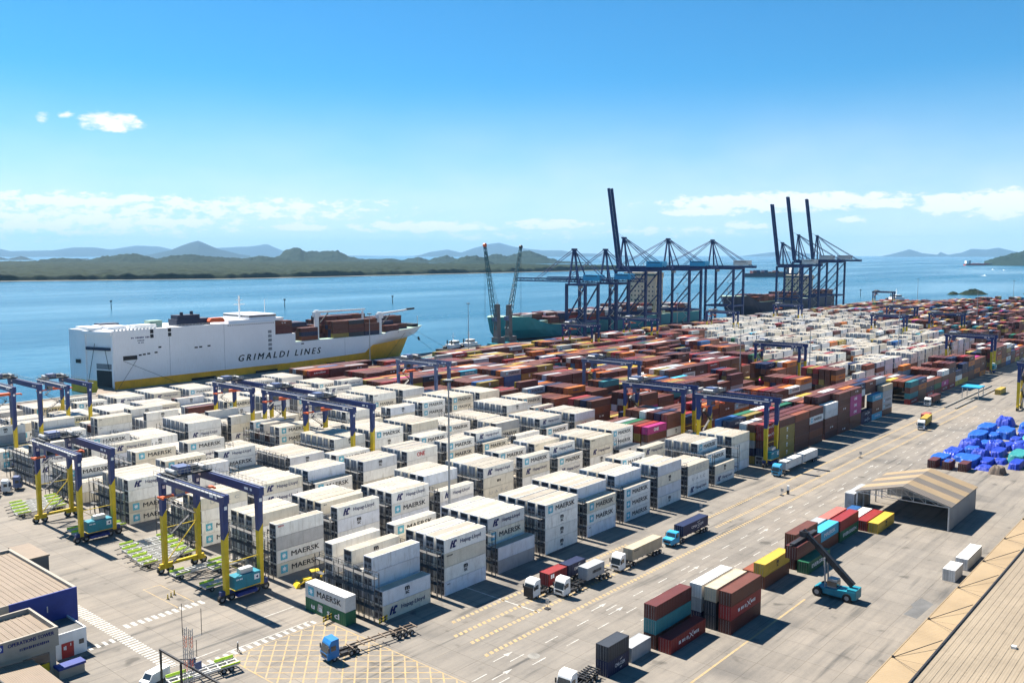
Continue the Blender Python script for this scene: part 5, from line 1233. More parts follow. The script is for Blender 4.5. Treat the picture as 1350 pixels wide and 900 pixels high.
b = MB(); b.box(316, -18.9, 0, 402, -18.2, .5); kind(b.build('kerb','quay_wall'),'structure')
b = MB(); b.box(316, -14.4, 0, 402, -13.9, .5); kind(b.build('kerb','quay_wall'),'structure')
put(372, -24.5, 0, 'yellow', None, L40, 'beside the yellow gantry legs')
t = copy_tree(protos[0]); t.location = (333, -52.4, 0); tag(t, 'yellow-legged gantry crane beyond the blue tarpaulins', 'crane', 'tyred gantry cranes over the container blocks')
# ---------------------------------------------------------------- ship-to-shore cranes
def make_sts(name_lab, x0, x1, yl, yw, zb, za, boom, raised, lattice=False, house='sky_blue', col='crane_blue_far', back=18, tip_y=376):
    t = thing('quay_crane', name_lab, 'crane', (0,0,0), 0, 'ship-to-shore cranes on the quay')
    xm = (x0+x1)/2; hw = 3.2
    for x in (x0, x1):
        for y in (yl, yw):
            b = MB(); b.beam((x, y, 2.2), (x, y, zb), 2.1, 1.9, 0, up=(0,1,0)); b.build('leg', [col], t)
            b = MB(); b.box(x-4.2 if x == x0 else x-3.2, y-.6, .9, x+3.2 if x == x0 else x+4.2, y+.6, 2.2, 0)
            for k in range(4): b.tube((x-2.6+k*1.7, y-.4, .5), (x-2.6+k*1.7, y+.4, .5), .48, 10, 1)
            b.build('wheel_bogie', [col, 'black_metal'], t)
    for y in (yl, yw):
        for z, w_ in ((zb*.30, 1.5), (zb-1.0, 1.8)): b = MB(); b.beam((x0, y, z), (x1, y, z), 1.2, w_); b.build('cross_beam', [col], t)
    for x in (x0, x1):
        for z, w_ in ((zb*.30, 1.6), (zb-.9, 1.6)): b = MB(); b.beam((x, yl, z), (x, yw, z), 1.1, w_); b.build('side_beam', [col], t)
        b = MB(); b.beam((x, yl, zb-1.5), (x, yw, zb*.33), 1.0); b.build('brace', [col], t)
        b = MB(); b.beam((x, yl, zb*.62), (x, (yl+yw)/2, zb*.33), .8); b.build('brace', [col], t)
    def girder(a, bb, nm):
        b = MB(); a = Vector(a); bb = Vector(bb); d = (bb-a); n = int(d.length/4.2)
        sidev = Vector((1,0,0)); upn = d.normalized().cross(sidev)*-1
        if upn.z < 0 and abs(upn.z) > .1: upn = -upn
        for s in (-1, 1):
            if lattice:
                for o_ in (0, 2.6): b.beam(a+sidev*s*hw*.6+upn*o_, bb+sidev*s*hw*.6+upn*o_, .7)
                for k in range(n):
                    p, q_ = a.lerp(bb, k/n), a.lerp(bb, (k+1)/n); b.beam(p+sidev*s*hw*.6+upn*(0 if k % 2 else 2.6), q_+sidev*s*hw*.6+upn*(2.6 if k % 2 else 0), .45)
            else: b.beam(a+sidev*s*hw*.75, bb+sidev*s*hw*.75, 1.25, 2.3, 0, up=tuple(upn))
        for k in range(n//2+1): p = a.lerp(bb, k*2/max(1, n)) if k*2 <= n else bb; b.beam(p-sidev*hw*.7, p+sidev*hw*.7, .5)
        return b.build(nm, [col], t)
    g_ = girder((xm, yl-back, zb+1), (xm, yw+3, zb+1), 'main_girder')
    hinge = Vector((xm, yw+3.2, zb+1.2))
    if raised: tip = hinge + Vector((0, math.cos(raised), math.sin(raised)))*boom
    else: tip = Vector((xm, tip_y, zb+1))
    bm_ = girder(hinge, tip, 'boom')
    # apex frame
    b = MB(); ap = (xm, yw-1.0, za)
    for x in (xm-6, xm+6): b.beam((x, yw, zb), (ap[0]+(x-xm)*.18, ap[1], za), 1.2, 1.2, 0, up=(0,1,0)); b.beam((x, yw-11, zb), (ap[0]+(x-xm)*.18, ap[1], za), .9)
    b.box(xm-2.4, ap[1]-1.3, za-.6, xm+2.4, ap[1]+1.3, za+.8); b.build('apex_frame', [col], t)
    for s in (-1, 1):
        for yy in ((yl-back+4, yl-3) if not lattice else (yl-back+6,)): b = MB(); b.tube((xm+s*2, ap[1], za), (xm+s*hw*.75, yy, zb+2), .32, 6); b.build('back_stay', [col], t)
        if raised: b = MB(); b.tube((xm+s*2, ap[1], za), tuple(hinge.lerp(tip, .45)+Vector((s*hw*.7,0,0))), .1, 5); b.build('fore_stay', [col], t)
        else:
            for f in ((.52, .93) if not lattice else (.62,)): b = MB(); b.tube((xm+s*2, ap[1], za), tuple(hinge.lerp(tip, f)+Vector((s*hw*.7,0,1.6))), .3, 6); b.build('fore_stay', [col], t)
    b = MB(); yh = yl-4 if not lattice else yl-2; b.box(xm-4, yh-8, zb+2.6, xm+4, yh+8, zb+7.4, 0); hs = b.build('machinery_house', [house], t)
    b = MB(); b.box(xm-4.02, yh-6, zb+6.0, xm-4.0, yh+6, zb+6.6); b.build('louvre', 'black_metal', hs)
    b = MB(); b.box(xm-1.6, yw-9, zb-4.2, xm+1.6, yw-6.5, zb-1.6, 0); b.box(xm-2.6, yw-12, zb-1.5, xm+2.6, yw-4, zb-.9, 0); b.build('operator_cab', ['grey_metal'], t)
    b = MB(); z = 3; k = 0
    while z < zb-5: b.beam((x0-1.6, yl+1+(k % 2)*5, z), (x0-1.6, yl+6-(k % 2)*5, z+4.2), .8, .12); z += 4.2; k += 1
    b.build('stair', 'grey_metal', t)
    b = MB(); railing(b, (xm+hw, yl-back, zb+2), (xm+hw, yw+3, zb+2), 1.1, 20, .06); b.build('railing', 'grey_metal', g_)
    return t
make_sts('dark blue quay crane with level lattice boom beside the harbour cranes', 474, 492, 300, 319, 44.5, 72.5, 60, 0, True, 'sky_blue', back=22, tip_y=381)
make_sts('dark blue quay crane with level lattice boom, second along the teal ship', 519, 537, 300, 319, 44.5, 72.5, 60, 0, True, 'sky_blue', back=22, tip_y=381)
make_sts('dark blue quay crane with boom raised, beside the beige ship house', 546, 567, 288, 319, 55, 83, 72, R(81), False, 'sky_blue')
make_sts('dark blue quay crane with lowered twin-beam boom and blue machine house', 621, 643, 288, 319, 55, 83, 60, 0, False, 'sky_blue')
make_sts('dark blue quay crane with lowered twin-beam boom and grey machine house', 709, 731, 288, 319, 55, 83, 60, 0, False, 'light_metal')
make_sts('quay crane with raised boom, first of the far three', 880, 902, 288, 319, 55, 82, 72, R(82), False, 'light_metal')
make_sts('taller quay crane with raised boom, second of the far three', 925, 948, 286, 319, 60, 92, 78, R(82), False, 'light_metal', back=24)
make_sts('taller quay crane with raised boom, last of the far three', 982, 1006, 286, 319, 60, 92, 78, R(82), False, 'light_metal', back=24)

# ---------------------------------------------------------------- two mobile harbour cranes
def harbour_crane(x, y, lab, tipx, tipz, tow):
    t = thing('harbour_crane', lab, 'crane', (x, y, 0), 0, 'mobile harbour cranes')
    b = MB(); b.box(-6.5,-4.2,1.0,6.5,4.2,3.4); b.build('undercarriage','teal_paint',t)
    for sx in (-1,1):
        for sy in (-1,1): b = MB(); b.box(sx*6.0-1.6, sy*6.2-1.6, 0, sx*6.0+1.6, sy*6.2+1.6, .5); b.beam((sx*6,sy*4,2),(sx*6,sy*6.2,.6),.9); b.build('outrigger','teal_paint',t)
    for sx in range(-3,4):
        for sy in (-1,1): b = MB(); wheel(b, sx*1.7, sy*3.0, .8, .8, .9, 'y'); b.build('wheel',['rubber','grey_metal'],t)
    b = MB(); b.box(-3.2,-3.0,3.5,5.2,3.0,7.6); b.build('machinery_house','tower_grey',t)
    b = MB(); b.hexa([(-2.4,-1.9,7.6),(1.8,-1.9,7.6),(1.8,1.9,7.6),(-2.4,1.9,7.6),(-1.7,-1.5,tow),(1.2,-1.5,tow),(1.2,1.5,tow),(-1.7,1.5,tow)]); b.build('tower','tower_grey',t)
    b = MB(); b.box(-4.0,-1.5,19.5,-2.0,1.5,22.5); b.build('operator_cab','crane_slate',t)
    base = Vector((-2.0,0,13)); tip = Vector((tipx-x,0,tipz)); d = tip-base; n = 16; b = MB()
    w0 = lambda f: 1.5*(1-.55*f)
    pn = Vector((d.z,0,-d.x)).normalized()
    for k in range(n):
        f0, f1 = k/n, (k+1)/n; p, q_ = base.lerp(tip,f0), base.lerp(tip,f1)
        for s in (-1,1):
            for u in (-1,1): b.beam(p+Vector((0,s*w0(f0),0))+pn*u*w0(f0), q_+Vector((0,s*w0(f1),0))+pn*u*w0(f1), .32)
            b.beam(p+Vector((0,s*w0(f0),0))+pn*w0(f0), q_+Vector((0,s*w0(f1),0))-pn*w0(f1), .22); b.beam(p+Vector((0,s*w0(f0),0))-pn*w0(f0), q_+Vector((0,s*w0(f1),0))+pn*w0(f1), .22)
        b.beam(p-Vector((0,w0(f0),0))+pn*w0(f0), q_+Vector((0,w0(f1),0))+pn*w0(f1), .2)
    b.build('jib','jib_teal',t)
    b = MB(); b.tube(tuple(tip+Vector((0,-.8,0))),tuple(tip+Vector((0,.8,0))),1.4,12); b.build('jib_head','orange_red' if tipx < x else 'black_metal',t)
    for s in (-1,1): b = MB(); b.tube((0,s*.8,tow),tuple(tip),.1,5); b.build('pendant_rope','black_metal',t)
    for s in (-1,1): b = MB(); b.tube(tuple(tip+Vector((s*.6,0,-1))),tuple(tip+Vector((s*.6,0,-tipz+20))),.08,4); b.build('hoist_rope','black_metal',t)
harbour_crane(376, 308, 'grey-towered harbour crane with jib leaning towards the white ship', 362.5, 75, 32)
harbour_crane(389, 308, 'grey-towered harbour crane with jib leaning towards the quay cranes', 402.5, 74, 31)

# ---------------------------------------------------------------- ships
def loft(rows, mats_for, cy, name, mats, parent, side=0):
    """rows: list of [(x, halfbreadth, z)] bottom to top, same count; closes both sides; mats_for[i] strip material"""
    b = MB(); n = len(rows[0])
    for i in range(len(rows)-1):
        for k in range(n-1):
            for s in (-1, 1):
                q_ = [rows[i][k], rows[i][k+1], rows[i+1][k+1], rows[i+1][k]]
                P = [(x, cy + s*h, z) for x, h, z in q_]
                if s > 0: P = P[::-1]
                b.add(P, [(0,1,2,3)], mats_for[i])
    top = rows[-1]
    for k in range(n-1): b.add([(top[k][0], cy-top[k][1], top[k][2]), (top[k+1][0], cy-top[k+1][1], top[k+1][2]), (top[k+1][0], cy+top[k+1][1], top[k+1][2]), (top[k][0], cy+top[k][1], top[k][2])], [(0,1,2,3)], len(mats)-1)
    for i in range(len(rows)-1): b.add([(rows[i][0][0], cy+rows[i][0][1], rows[i][0][2]), (rows[i][0][0], cy-rows[i][0][1], rows[i][0][2]), (rows[i+1][0][0], cy-rows[i+1][0][1], rows[i+1][0][2]), (rows[i+1][0][0], cy+rows[i+1][0][1], rows[i+1][0][2])], [(0,1,2,3)], mats_for[i])
    return b.build(name, mats, parent)
t = thing('cargo_ship', 'white and yellow roll-on ship with black side lettering moored at the quay', 'ship')
SY = 320.6; cy = 336.6; HBm = 16.0
stern = [(98.4, SY), (200, SY), (200, SY+32), (89.9, SY+32), (92.2, SY+19.6)]
b = MB(); b.prism(stern, -3.3, 3.7, 1); b.prism(stern, 3.701, 16.0, 0); b.build('aft_hull', ['hull_white', 'hull_yellow'], t)
sup = [(98.4, SY+.001), (194, SY+.001), (194, SY+31.99), (89.9, SY+31.99), (92.2, SY+19.6)]
b = MB(); b.prism(sup, 16.001, 29.6, 0); b.build('superstructure', ['hull_white'], t)
b = MB(); b.box(194.01, SY+.01, 16.01, 208, SY+31.9, 21.3); b.build('step_deck', ['hull_white'], t)
def bandz(x): return float(np.interp(x, [200, 262, 268, 302, 330], [3.7, 5.1, 9.3, 10.4, 11]))
def brow(stem, zf, ent, pw=1.9, n=36):
    out = []
    for k in range(n+1):
        u = k/n; u = 1-(1-u)**1.35; x = 200 + (stem-200)*u; s_ = max(0, min(1, (stem-x)/ent)); out.append((x, max(.05, HBm*(1-(1-s_)**pw)), zf(x)))
    return out
rows = [brow(305, lambda x: -3.3, 70, 1.6), brow(313, bandz, 58, 1.7), brow(320, lambda x: max(bandz(x)+1, 12.6), 50, 1.8), brow(327, lambda x: float(np.interp(x, [200, 277, 282, 330], [16, 16, 17.6, 18.2])), 44, 2.0)]
loft(rows, [0, 1, 1], cy, 'fore_hull', ['hull_yellow', 'hull_white', 'deck_green'], t)
b = MB(); text_on(b, 'GRIMALDI LINES', 5.2, (197.8, SY-.06, 9.5), (1,0,0), (0,0,1), bold=.035, spacing=1.5, shear=.28, fit=57.5); b.build('lettering', 'letter_black', t)
b = MB(); strokes(b, 107.5, 117.4, 25.4, .9, SY-.05, 13, 3); strokes(b, 110.8, 114.6, 23.9, .7, SY-.05, 7, 4); strokes(b, 111.2, 114.3, 22.7, .55, SY-.05, 6, 5); b.build('lettering', 'letter_navy', t)
def side_rect(x0, x1, z0, z1, nm, m_): b = MB(); b.box(x0, SY-.09, z0, x1, SY-.005, z1); b.build(nm, m_, t)
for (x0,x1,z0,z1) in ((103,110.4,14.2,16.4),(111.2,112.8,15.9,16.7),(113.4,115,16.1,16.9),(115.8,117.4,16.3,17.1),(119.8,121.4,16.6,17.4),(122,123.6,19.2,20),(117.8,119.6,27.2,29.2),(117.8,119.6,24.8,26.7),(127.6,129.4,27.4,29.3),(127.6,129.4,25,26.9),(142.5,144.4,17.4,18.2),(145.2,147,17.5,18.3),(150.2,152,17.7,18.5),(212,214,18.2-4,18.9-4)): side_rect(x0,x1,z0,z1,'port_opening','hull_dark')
for k in range(5): side_rect(189, 191.4, 12.5+k*2.5, 14.2+k*2.5, 'mooring_port', 'unit_grey')
for k in range(22): side_rect(163+k*1.4, 163.5+k*1.4, 28.2, 28.8, 'window', 'glass')
# stern quarter with the ramp opening, drawn in the plane of the angled stern
A = Vector((98.4, SY, 0)); Bv = Vector((92.2, SY+19.6, 0)); u_ = (Bv-A).normalized(); nrm = Vector((-u_.y, u_.x, 0)); ln = (Bv-A).length
if nrm.x > 0: nrm = -nrm
def spanel(u0, u1, z0, z1, off, th, nm, m_):
    P = []
    for z in (z0, z1):
        for (uu, oo) in ((u0, off+th), (u1, off+th), (u1, off), (u0, off)): p = A + u_*uu + nrm*oo; P.append((p.x, p.y, z))
    b = MB(); b.hexa([P[1],P[0],P[3],P[2],P[5],P[4],P[7],P[6]]); b.build(nm, m_, t)
spanel(.3, 1.4, 0, 27.5, 0, .5, 'stern_post', 'hull_white'); spanel(ln-1.4, ln-.3, 0, 27.5, 0, .5, 'stern_post', 'hull_white'); spanel(.3, ln-.3, 27.5, 29.2, 0, 1.6, 'stern_lintel', 'hull_white')
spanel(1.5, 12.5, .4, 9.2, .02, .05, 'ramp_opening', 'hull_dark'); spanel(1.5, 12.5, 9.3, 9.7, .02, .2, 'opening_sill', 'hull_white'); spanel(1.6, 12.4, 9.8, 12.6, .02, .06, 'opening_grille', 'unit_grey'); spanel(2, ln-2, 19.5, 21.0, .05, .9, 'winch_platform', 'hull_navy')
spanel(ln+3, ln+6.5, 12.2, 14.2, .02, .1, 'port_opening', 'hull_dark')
for (u0, z0, u1, z1) in ((5, 20, 2, 9.8), (12, 23, 17, 2)):
    p, q_ = A+u_*u0+nrm*1.0+Vector((0,0,z0)), A+u_*u1+nrm*1.6+Vector((0,0,z1)); b = MB(); b.tube(tuple(p), tuple(q_), .14, 6); b.build('ramp_cable', 'black_metal', t)
b = MB(); p = A+u_*2; q_ = A+u_*11.5; r0 = Vector((82, 306, .35)); r1 = Vector((91, 302.5, .35)); b.add([tuple(p+Vector((0,0,.9))), tuple(q_+Vector((0,0,.9))), tuple(r0), tuple(r1), tuple(p+Vector((0,0,.5))), tuple(q_+Vector((0,0,.5))), (82,306,.02), (91,302.5,.02)], [(3,2,1,0),(4,5,6,7),(0,1,5,4),(1,2,6,5),(2,3,7,6),(3,0,4,7)]); b.build('stern_ramp', 'steel_rust', t)
b = MB(); b.box(135, 325, 29.61, 155, 334, 33.2); b.box(136, 325.5, 33.2, 149, 333, 35.4); b.tube((139,327,35.4),(139,327,37),.9,10); b.tube((146,329,35.4),(146,329,37.2),.9,10); b.build('funnel_block', 'hull_navy', t)
b = MB(); b.box(153, 321.6, 30.8, 161, 324, 32.6); b.prismY([(152.2,31.6),(153,30.8),(161,30.8),(161.8,31.6),(160.5,33.2),(153.5,33.2)], 321.2, 324.4); b.build('lifeboat', 'orange_red', t)
b = MB(); b.box(164, 321.5, 29.61, 200.5, 351, 31.2); br_ = b.build('bridge_deck', 'hull_white', t); b = MB(); b.box(178, 322.5, 31.2, 196, 350, 33.6); b.build('wheelhouse', 'hull_white', t); b = MB(); b.box(177.9, 322.4, 32.2, 196.1, 350.1, 33.0); b.build('bridge_window', 'glass', t)
b = MB(); b.beam((177,331,31.2),(177,331,44.5),.7); b.beam((173.5,331,39.5),(180.5,331,39.5),.4); b.beam((175,331,42),(179,331,42),.3); b.build('radar_mast', 'white_paint', t)
b = MB(); b.tube((194,331,33.6),(194,331,42),.18,6); b.build('antenna', 'white_paint', t)
for (x0,x1,y0,y1,h,m_) in ((100,110,330,348,1.6,'hull_white'),(111,123,324,330,2.0,'white_paint'),(121,128,327,333,3.6,'deck_green'),(92.5,99,334,350,1.3,'white_paint'),(102,112,343,350,2.3,'hull_navy')): b = MB(); b.box(x0,y0,29.61,x1,y1,29.6+h); b.build('deck_house', m_, t)
for k in range(12): b = MB(); b.box(99+k*1.9, SY+.2, 29.61, 100+k*1.9, SY+1.2, 30.5); b.build('deck_vent', 'white_paint', t)
b = MB(); railing(b, (99, SY+.2, 29.6), (152, SY+.2, 29.6), 1.1, 26, .05); b.build('railing', 'white_paint', t)
def deck_crane(x, top, jx, jz, m_tip=None):
    b = MB(); b.tube((x, 323.4, 15), (x, 323.4, top), 1.5, 12); pst = b.build('crane_post', 'white_paint', t)
    b = MB(); b.box(x-1.9, 321.7, top-4, x+1.9, 325.1, top-1); b.build('crane_house', 'white_paint', pst)
    b = MB(); b.beam((x+1, 323.4, top-1.2), (jx, 323.4, jz), 1.3, 1.5, 0, w2=.8, h2=.8); b.build('crane_jib', 'white_paint', pst)
    b = MB(); b.tube((x+2.5,323.4,top-8),(x+9,323.4,top-2.0),.35,8); b.build('luffing_ram','black_metal',pst)
    if m_tip: b = MB(); b.beam((jx-7,323.4,jz-.1),(jx,323.4,jz+.05),1.35,1.2); b.build('jib_end',m_tip,pst)
deck_crane(225.6, 34, 264, 33.0); deck_crane(276.2, 30.4, 307, 31.4, 'hull_dark')
b = MB(); b.beam((262,323.4,16),(262,323.4,32),1.0); b.build('jib_rest','white_paint',t)
b = MB(); b.tube((322.5,336.6,18.2),(322.5,336.6,25),.25,6); b.build('fore_mast','white_paint',t); b = MB(); b.box(312,331,18.2,318,342,20.0); b.build('windlass','hull_dark',t)
for k in range(3): b = MB(); b.tube((317+k,320.6+k*4.6,7.5),(317.8+k,320.0+k*4.6,5.8),.5,8); 
b = MB(); b.tube((316.0,329.0,11.0),(316.4,328.2,8.6),.7,8); b.build('anchor','hull_dark',t)
for x0 in (140, 180, 230): b = MB(); b.box(x0, 319.2, -2.5, x0+14, 320.4, 1.2); tag(b.build('fender','rubber'), 'black fender %s at the ship side' % {140:'below the dark openings',180:'below the ship lettering',230:'below the deck crane'}[x0], 'fender', 'quay fenders')
for (xa, za, xb, yb) in ((103, 14, 128, 309), (110, 14, 92, 306), (300, 15.5, 322, 317.5), (296, 15.5, 276, 316.5), (306, 16.2, 338, 318.5)):
    b = MB(); b.tube((xa, SY-.05, za), (xb, yb, .4), .09, 5); b.build('mooring_line', 'black_metal', t)
for x in (128.2, 160.5, 245): b = MB(); b.box(x, SY-.03, 4, x+.14, SY-.004, 29.3 if x < 190 else 15.8); b.build('plate_seam', 'unit_grey', t)
b = MB(); b.box(98.6, SY-.12, 3.62, 200, SY-.005, 3.84); b.build('rubbing_strake', 'hull_yellow', t)
# deck cargo
drng = random.Random(3)
for k, n_ in ((0, 3), (1, 3), (2, 2), (3, 3), (4, 3), (5, 2), (6, 3), (7, 3), (8,3), (9,2)):
    for l in range(n_): ST.container(194.2 if k % 2 == 0 or True else 200, 321.6+k*2.9, 21.3+l*DH, L40, ('dry', drng.choice(['brown','maroon','brown','navy']), 'mol' if k == 0 and l == 2 else None), True)
for bx, (x, hmax) in enumerate(((213.2, 3), (229.5, 2), (237.0, 4), (249.6, 4), (262.4, 4), (279.6, 3), (292.2, 3))):
    for k in range(10):
        if x > 285 and (k < 2 or k > 7): continue
        h_ = max(1, hmax - (1 if drng.random() < .3 else 0) + (1 if 3 < k < 8 else 0))
        if bx == 1 and k < 2: h_ = 1
        for l in range(h_):
            if bx in (1,) and k < 3: continue
            ST.container(x, 321.8+k*2.9, 16.1+l*DH, L40, ('dry', 'olive' if bx == 2 and k == 0 and l == 0 else drng.choice(['brown','maroon','brown','maroon','navy','black','rust']), None), True)

def box_ship(x0, x1, cy, hb, zdeck, hull, low, lab, house_x, hz, seed, cols, bow_at_min=True, big=True):
    t = thing('container_ship', lab, 'ship')
    Lh = x1-x0; n = 30; sgn = 1
    def row(stem, z_f, ent, pw):
        out = []
        for k in range(n+1):
            u = k/n; x = stem + (x1-stem)*u**1.3; s_ = max(0, min(1, (x-stem)/ent)); out.append((x, max(.05, hb*(1-(1-s_)**pw)), z_f(x)))
        return out[::-1]
    sheer = lambda x: zdeck + (8.5 if x < x0+26 else max(0, 8.5*(1-(x-x0-26)/30)) if x < x0+56 else 0)
    rows = [row(x0+9, lambda x: -3.3, 70, 1.5), row(x0+7, lambda x: .8, 62, 1.6), row(x0+1, lambda x: zdeck*.75, 50, 1.9), row(x0-2, sheer, 38, 2.2)]
    loft(rows, [1, 0, 0], cy, 'hull', [hull, low, 'deck_green'], t)
    r2 = random.Random(seed)
    b = MB(); b.box(house_x, cy-hb+2, zdeck, house_x+14, cy+hb-2, hz-5, 0); hs = b.build('deck_house', ['house_tan'], t)
    b = MB(); b.box(house_x-2, cy-hb, hz-5, house_x+12, cy+hb, hz, 0); b.build('wheelhouse', ['house_tan'], t)
    b = MB(); b.box(house_x-2.1, cy-hb+.5, hz-3.2, house_x+.2, cy+hb-.5, hz-1.6); b.build('bridge_window', 'glass', t)
    for j in range(6):
        for q_ in range(8): b = MB(); b.box(house_x-.06, cy-hb+4+q_*4, zdeck+4+j*4.4, house_x-.002, cy-hb+5.6+q_*4, zdeck+5.5+j*4.4); b.build('window', 'glass', hs)
        for q_ in range(3): b = MB(); b.box(house_x+2+q_*4, cy-hb+1.94, zdeck+4+j*4.4, house_x+3.6+q_*4, cy-hb+1.998, zdeck+5.5+j*4.4); b.build('window', 'glass', hs)
    b = MB(); b.box(house_x+18, cy-5, zdeck, house_x+28, cy+5, hz-4, 0); b.build('funnel', [hull], t)
    b = MB(); b.beam((house_x+5, cy, hz), (house_x+5, cy, hz+9), .6); b.build('radar_mast', 'white_paint', t)
    b = MB(); b.beam((x0+10, cy, zdeck+8), (x0+10, cy, zdeck+20), .5); b.build('fore_mast', 'white_paint', t)
    x = x0+30; k = 0
    while x < x1-14:
        if house_x-13 < x < house_x+30: x += 6; continue
        tb = r2.choice([2,3,4]) if x > x0+60 else 2
        base = zdeck + (4 if x < x0+56 else 1)
        nr_ = int((hb*2-3)/2.6)
        for q_ in range(nr_):
            if x < x0+50 and (q_ < 3 or q_ > nr_-4): continue
            hh = max(1, tb - (r2.random() < .3))
            for l in range(hh):
                if l < hh-1 and 0 < q_ < nr_-1 and r2.random() < .8: continue
                ST.container(x, cy-hb+1.5+q_*2.6, base+l*2.6, L40, ('dry', r2.choice(cols), None), False)
        x += 13.2; k += 1
    return t
box_ship(408, 712, 345.5, 18.5, 10.5, 'hull_teal', 'hull_dark', 'teal-hulled container ship with tan house moored under the quay cranes', 628, 51, 11, ['brown','maroon','maroon','brown','red','white','navy','grey'])
box_ship(800, 1085, 345.0, 17.5, 13, 'hull_navy', 'hull_dark', 'navy-hulled container ship moored under the far three cranes', 1000, 42, 12, ['brown','maroon','brown','maroon','rust','navy'])
def far_ship(x, y, rz, lab, hull, Ls=170, boxes=True):
    t = thing('container_ship' if boxes else 'tanker_ship', lab, 'ship', (x, y, -3), rz)
    b = MB(); hb = 14; b.prism([(-Ls/2,-hb),(Ls*.36,-hb),(Ls*.46,-hb*.6),(Ls/2,0),(Ls*.46,hb*.6),(Ls*.36,hb),(-Ls/2,hb)], -.5, 12, 0); b.build('hull', [hull], t)
    if not boxes: b = MB(); b.prism([(-Ls/2-.05,-hb-.05),(Ls*.2,-hb-.05),(Ls*.2,hb+.05),(-Ls/2-.05,hb+.05)], -.6, 7.5, 0); b.build('boot_band', ['red_paint'], t)
    b = MB(); b.box(-Ls*.46, -hb+1, 12, -Ls*.36, hb-1, 32); b.build('deck_house', 'white_paint', t); b = MB(); b.box(-Ls*.33,-3,12,-Ls*.29,3,34); b.build('funnel', [hull], t)
    r2 = random.Random(4)
    for k in range(9):
        b = MB(); h_ = r2.choice([5,8,10]) if boxes else r2.choice([2,3]); b.box(-Ls*.26+k*13, -hb+1, 12.01, -Ls*.26+k*13+11.5, hb-1, 12+h_); b.build('cargo_bay' if boxes else 'hatch', r2.choice(['paint_brown','paint_maroon','paint_navy','paint_rust']) if boxes else 'red_paint', t)
    return t
far_ship(2600, 1110, R(140), 'distant dark container ship under way beyond the far cranes', 'hull_navy', 190)
far_ship(6430, 1380, R(-50), 'distant ship with red lower hull and white house under way', 'hull_navy', 190, False)
# wakes of small boats
mat('foam', (.75,.78,.8), .9)
for k, (x, y, rz) in enumerate(((3300, 640, R(10)), (4700, 920, R(14)), (4500, 830, R(14)))):
    t = thing('motor_boat', 'small white motor boat with a foaming wake, %s of three on the bay' % ordn(k), 'boat', (x, y, -3), rz, 'motor boats on the bay')
    b = MB(); b.prism([(-5,-1.8),(3,-1.8),(6,0),(3,1.8),(-5,1.8)], -.3, 1.6); b.build('hull','white_paint',t); b = MB(); b.box(-2,-1.2,1.6,1.5,1.2,3.0); b.build('cabin','white_paint',t)
    b = MB(); b.add([(-5,-1.5,.05),(-5,1.5,.05),(-75,9,.05),(-75,-9,.05)], [(0,1,2,3)]); b.build('wake','foam',t)
# tugs
def tug(x, y, rz, lab, hull='hull_dark', top='white_paint', s=1.0):
    t = thing('tug_boat', lab, 'tug', (x, y, -3), rz, 'tugs at the quay'); t.scale = (s, s, s)
    b = MB(); b.prism([(-14,-4.6),(8,-5),(13,-3.2),(15.5,0),(13,3.2),(8,5),(-14,4.6)], -.6, 3.2, 0); b.prism([(-14.2,-4.8),(8.1,-5.2),(13.3,-3.4),(15.9,0),(13.3,3.4),(8.1,5.2),(-14.2,4.8)], 2.2, 2.9, 1); b.build('hull', [hull,'rubber'], t)
    b = MB(); b.box(-5,-3.2,3.2,8,3.2,5.8); b.build('deck_house', top, t); b = MB(); b.box(-1,-2.4,5.8,5.5,2.4,8.2); wh_ = b.build('wheelhouse', top, t); b = MB(); b.box(-1.05,-2.45,6.6,5.55,2.45,7.6); b.build('bridge_window','glass',wh_)
    for s_ in (-1,1): b = MB(); b.tube((-3.5,s_*2,5.8),(-3.5,s_*2,9),.5,8); b.build('funnel','hull_dark',t)
    b = MB(); b.beam((1,0,8.2),(1,0,14),.3); b.beam((1,-2,11.5),(1,2,11.5),.15); b.build('mast','white_paint',t)
    b = MB(); b.tube((-9,-1.3,4.2),(-9,1.3,4.2),1.0,12); b.build('winch','black_metal',t)
tug(352, 331, R(8), 'dark tug moored at the quay, behind the lamp mast'); tug(368, 330, R(12), 'dark tug moored at the quay, beside the harbour cranes'); tug(1252, 300, R(-40), 'orange-red vessel with white house at the far corner', 'orange_red', 'white_paint', 1.5)
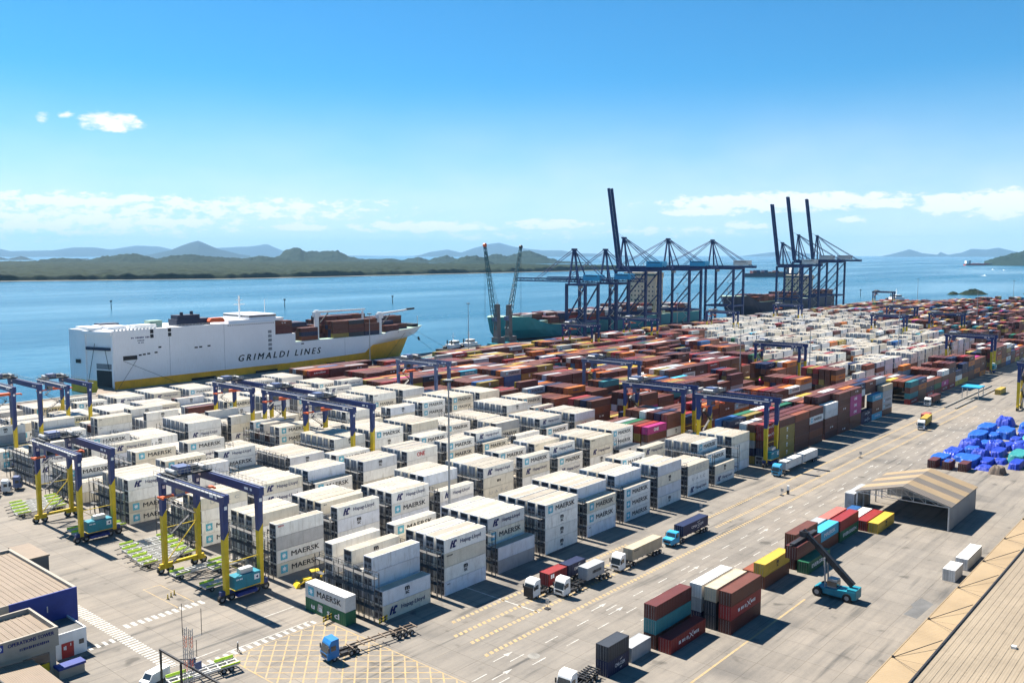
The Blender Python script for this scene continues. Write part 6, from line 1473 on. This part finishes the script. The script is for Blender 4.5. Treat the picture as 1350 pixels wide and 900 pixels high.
# ---------------------------------------------------------------- jetty, islands, channel marks
t = thing('jetty', 'long low trestle jetty on piles beyond the containers', 'jetty')
b = MB(); b.box(1268, -300, 1.2, 1274, 262, 2.0); b.build('deck','quay_wall',t); b = MB(); railing(b,(1268.2,-300,2),(1268.2,262,2),1.6,90,.1); b.build('railing','grey_metal',t)
for k in range(40): b = MB(); b.tube((1271,-296+k*14,-5),(1271,-296+k*14,1.2),.9,8); b.build('pile','quay_wall',t)
def island(x, y, rx, ry, h, seed, lab):
    n = 70; U, V = np.meshgrid(np.linspace(-1,1,n), np.linspace(-1,1,n)); r = np.sqrt(U**2+V**2)
    Z = -4 + (1-np.clip(r,0,1)**2)*(4.5+h*(fbm(U*3+seed,V*3,4,seed))) + np.clip(1-r*1.25,0,1)*h*.9*vnoise(U*14,V*14,seed)
    o = grid_obj('island', x+U*rx, y+V*ry, Z, 'forest_green'); return kind(o, 'structure')
island(1645, 288, 46, 26, 6, 3, ''); island(1612, 312, 24, 10, 2, 4, ''); island(1730, 195, 48, 30, 6, 5, '')
for k, (x, y) in enumerate(((426, 1040), (600, 900), (760, 860), (1450, 420))):
    t = thing('channel_marker', 'dark channel marker post standing in the water, %s' % ['off the ship stern','off the ship bow','beyond the ship bow','near the islands'][k], 'marker', (x, y, -3), 0, 'channel markers')
    b = MB(); b.tube((0,0,-2),(0,0,9),.7,8,0,r2=.35); b.build('post','black_metal',t); b = MB(); b.box(-1.0,-1.0,9,1.0,1.0,11); b.build('top_mark','black_metal',t)
# trees on the far terminal edge
# ---------------------------------------------------------------- the air over the bay
def haze():
    m = bpy.data.materials.new('haze'); m.use_nodes = True; nt = m.node_tree; N = nt.nodes; N.remove(N['Principled BSDF'])
    v = N.new('ShaderNodeVolumePrincipled'); v.inputs['Color'].default_value = (.36, .67, 1.0, 1); v.inputs['Density'].default_value = 2.4e-5; v.inputs['Anisotropy'].default_value = 0.0
    nt.links.new(v.outputs[0], N['Material Output'].inputs['Volume'])
    b = MB(); b.box(-14500, -3500, -9, 57000, 57000, 1150); MATS['haze'] = m
    o = b.build('haze', 'haze'); kind(o, 'stuff')
haze()
kind(ST.build('container_stacks'), 'stuff')['label'] = 'many more stacked containers receding across the terminal'
print('reefers', nr, 'dry', nd, 'rest', len(rest))
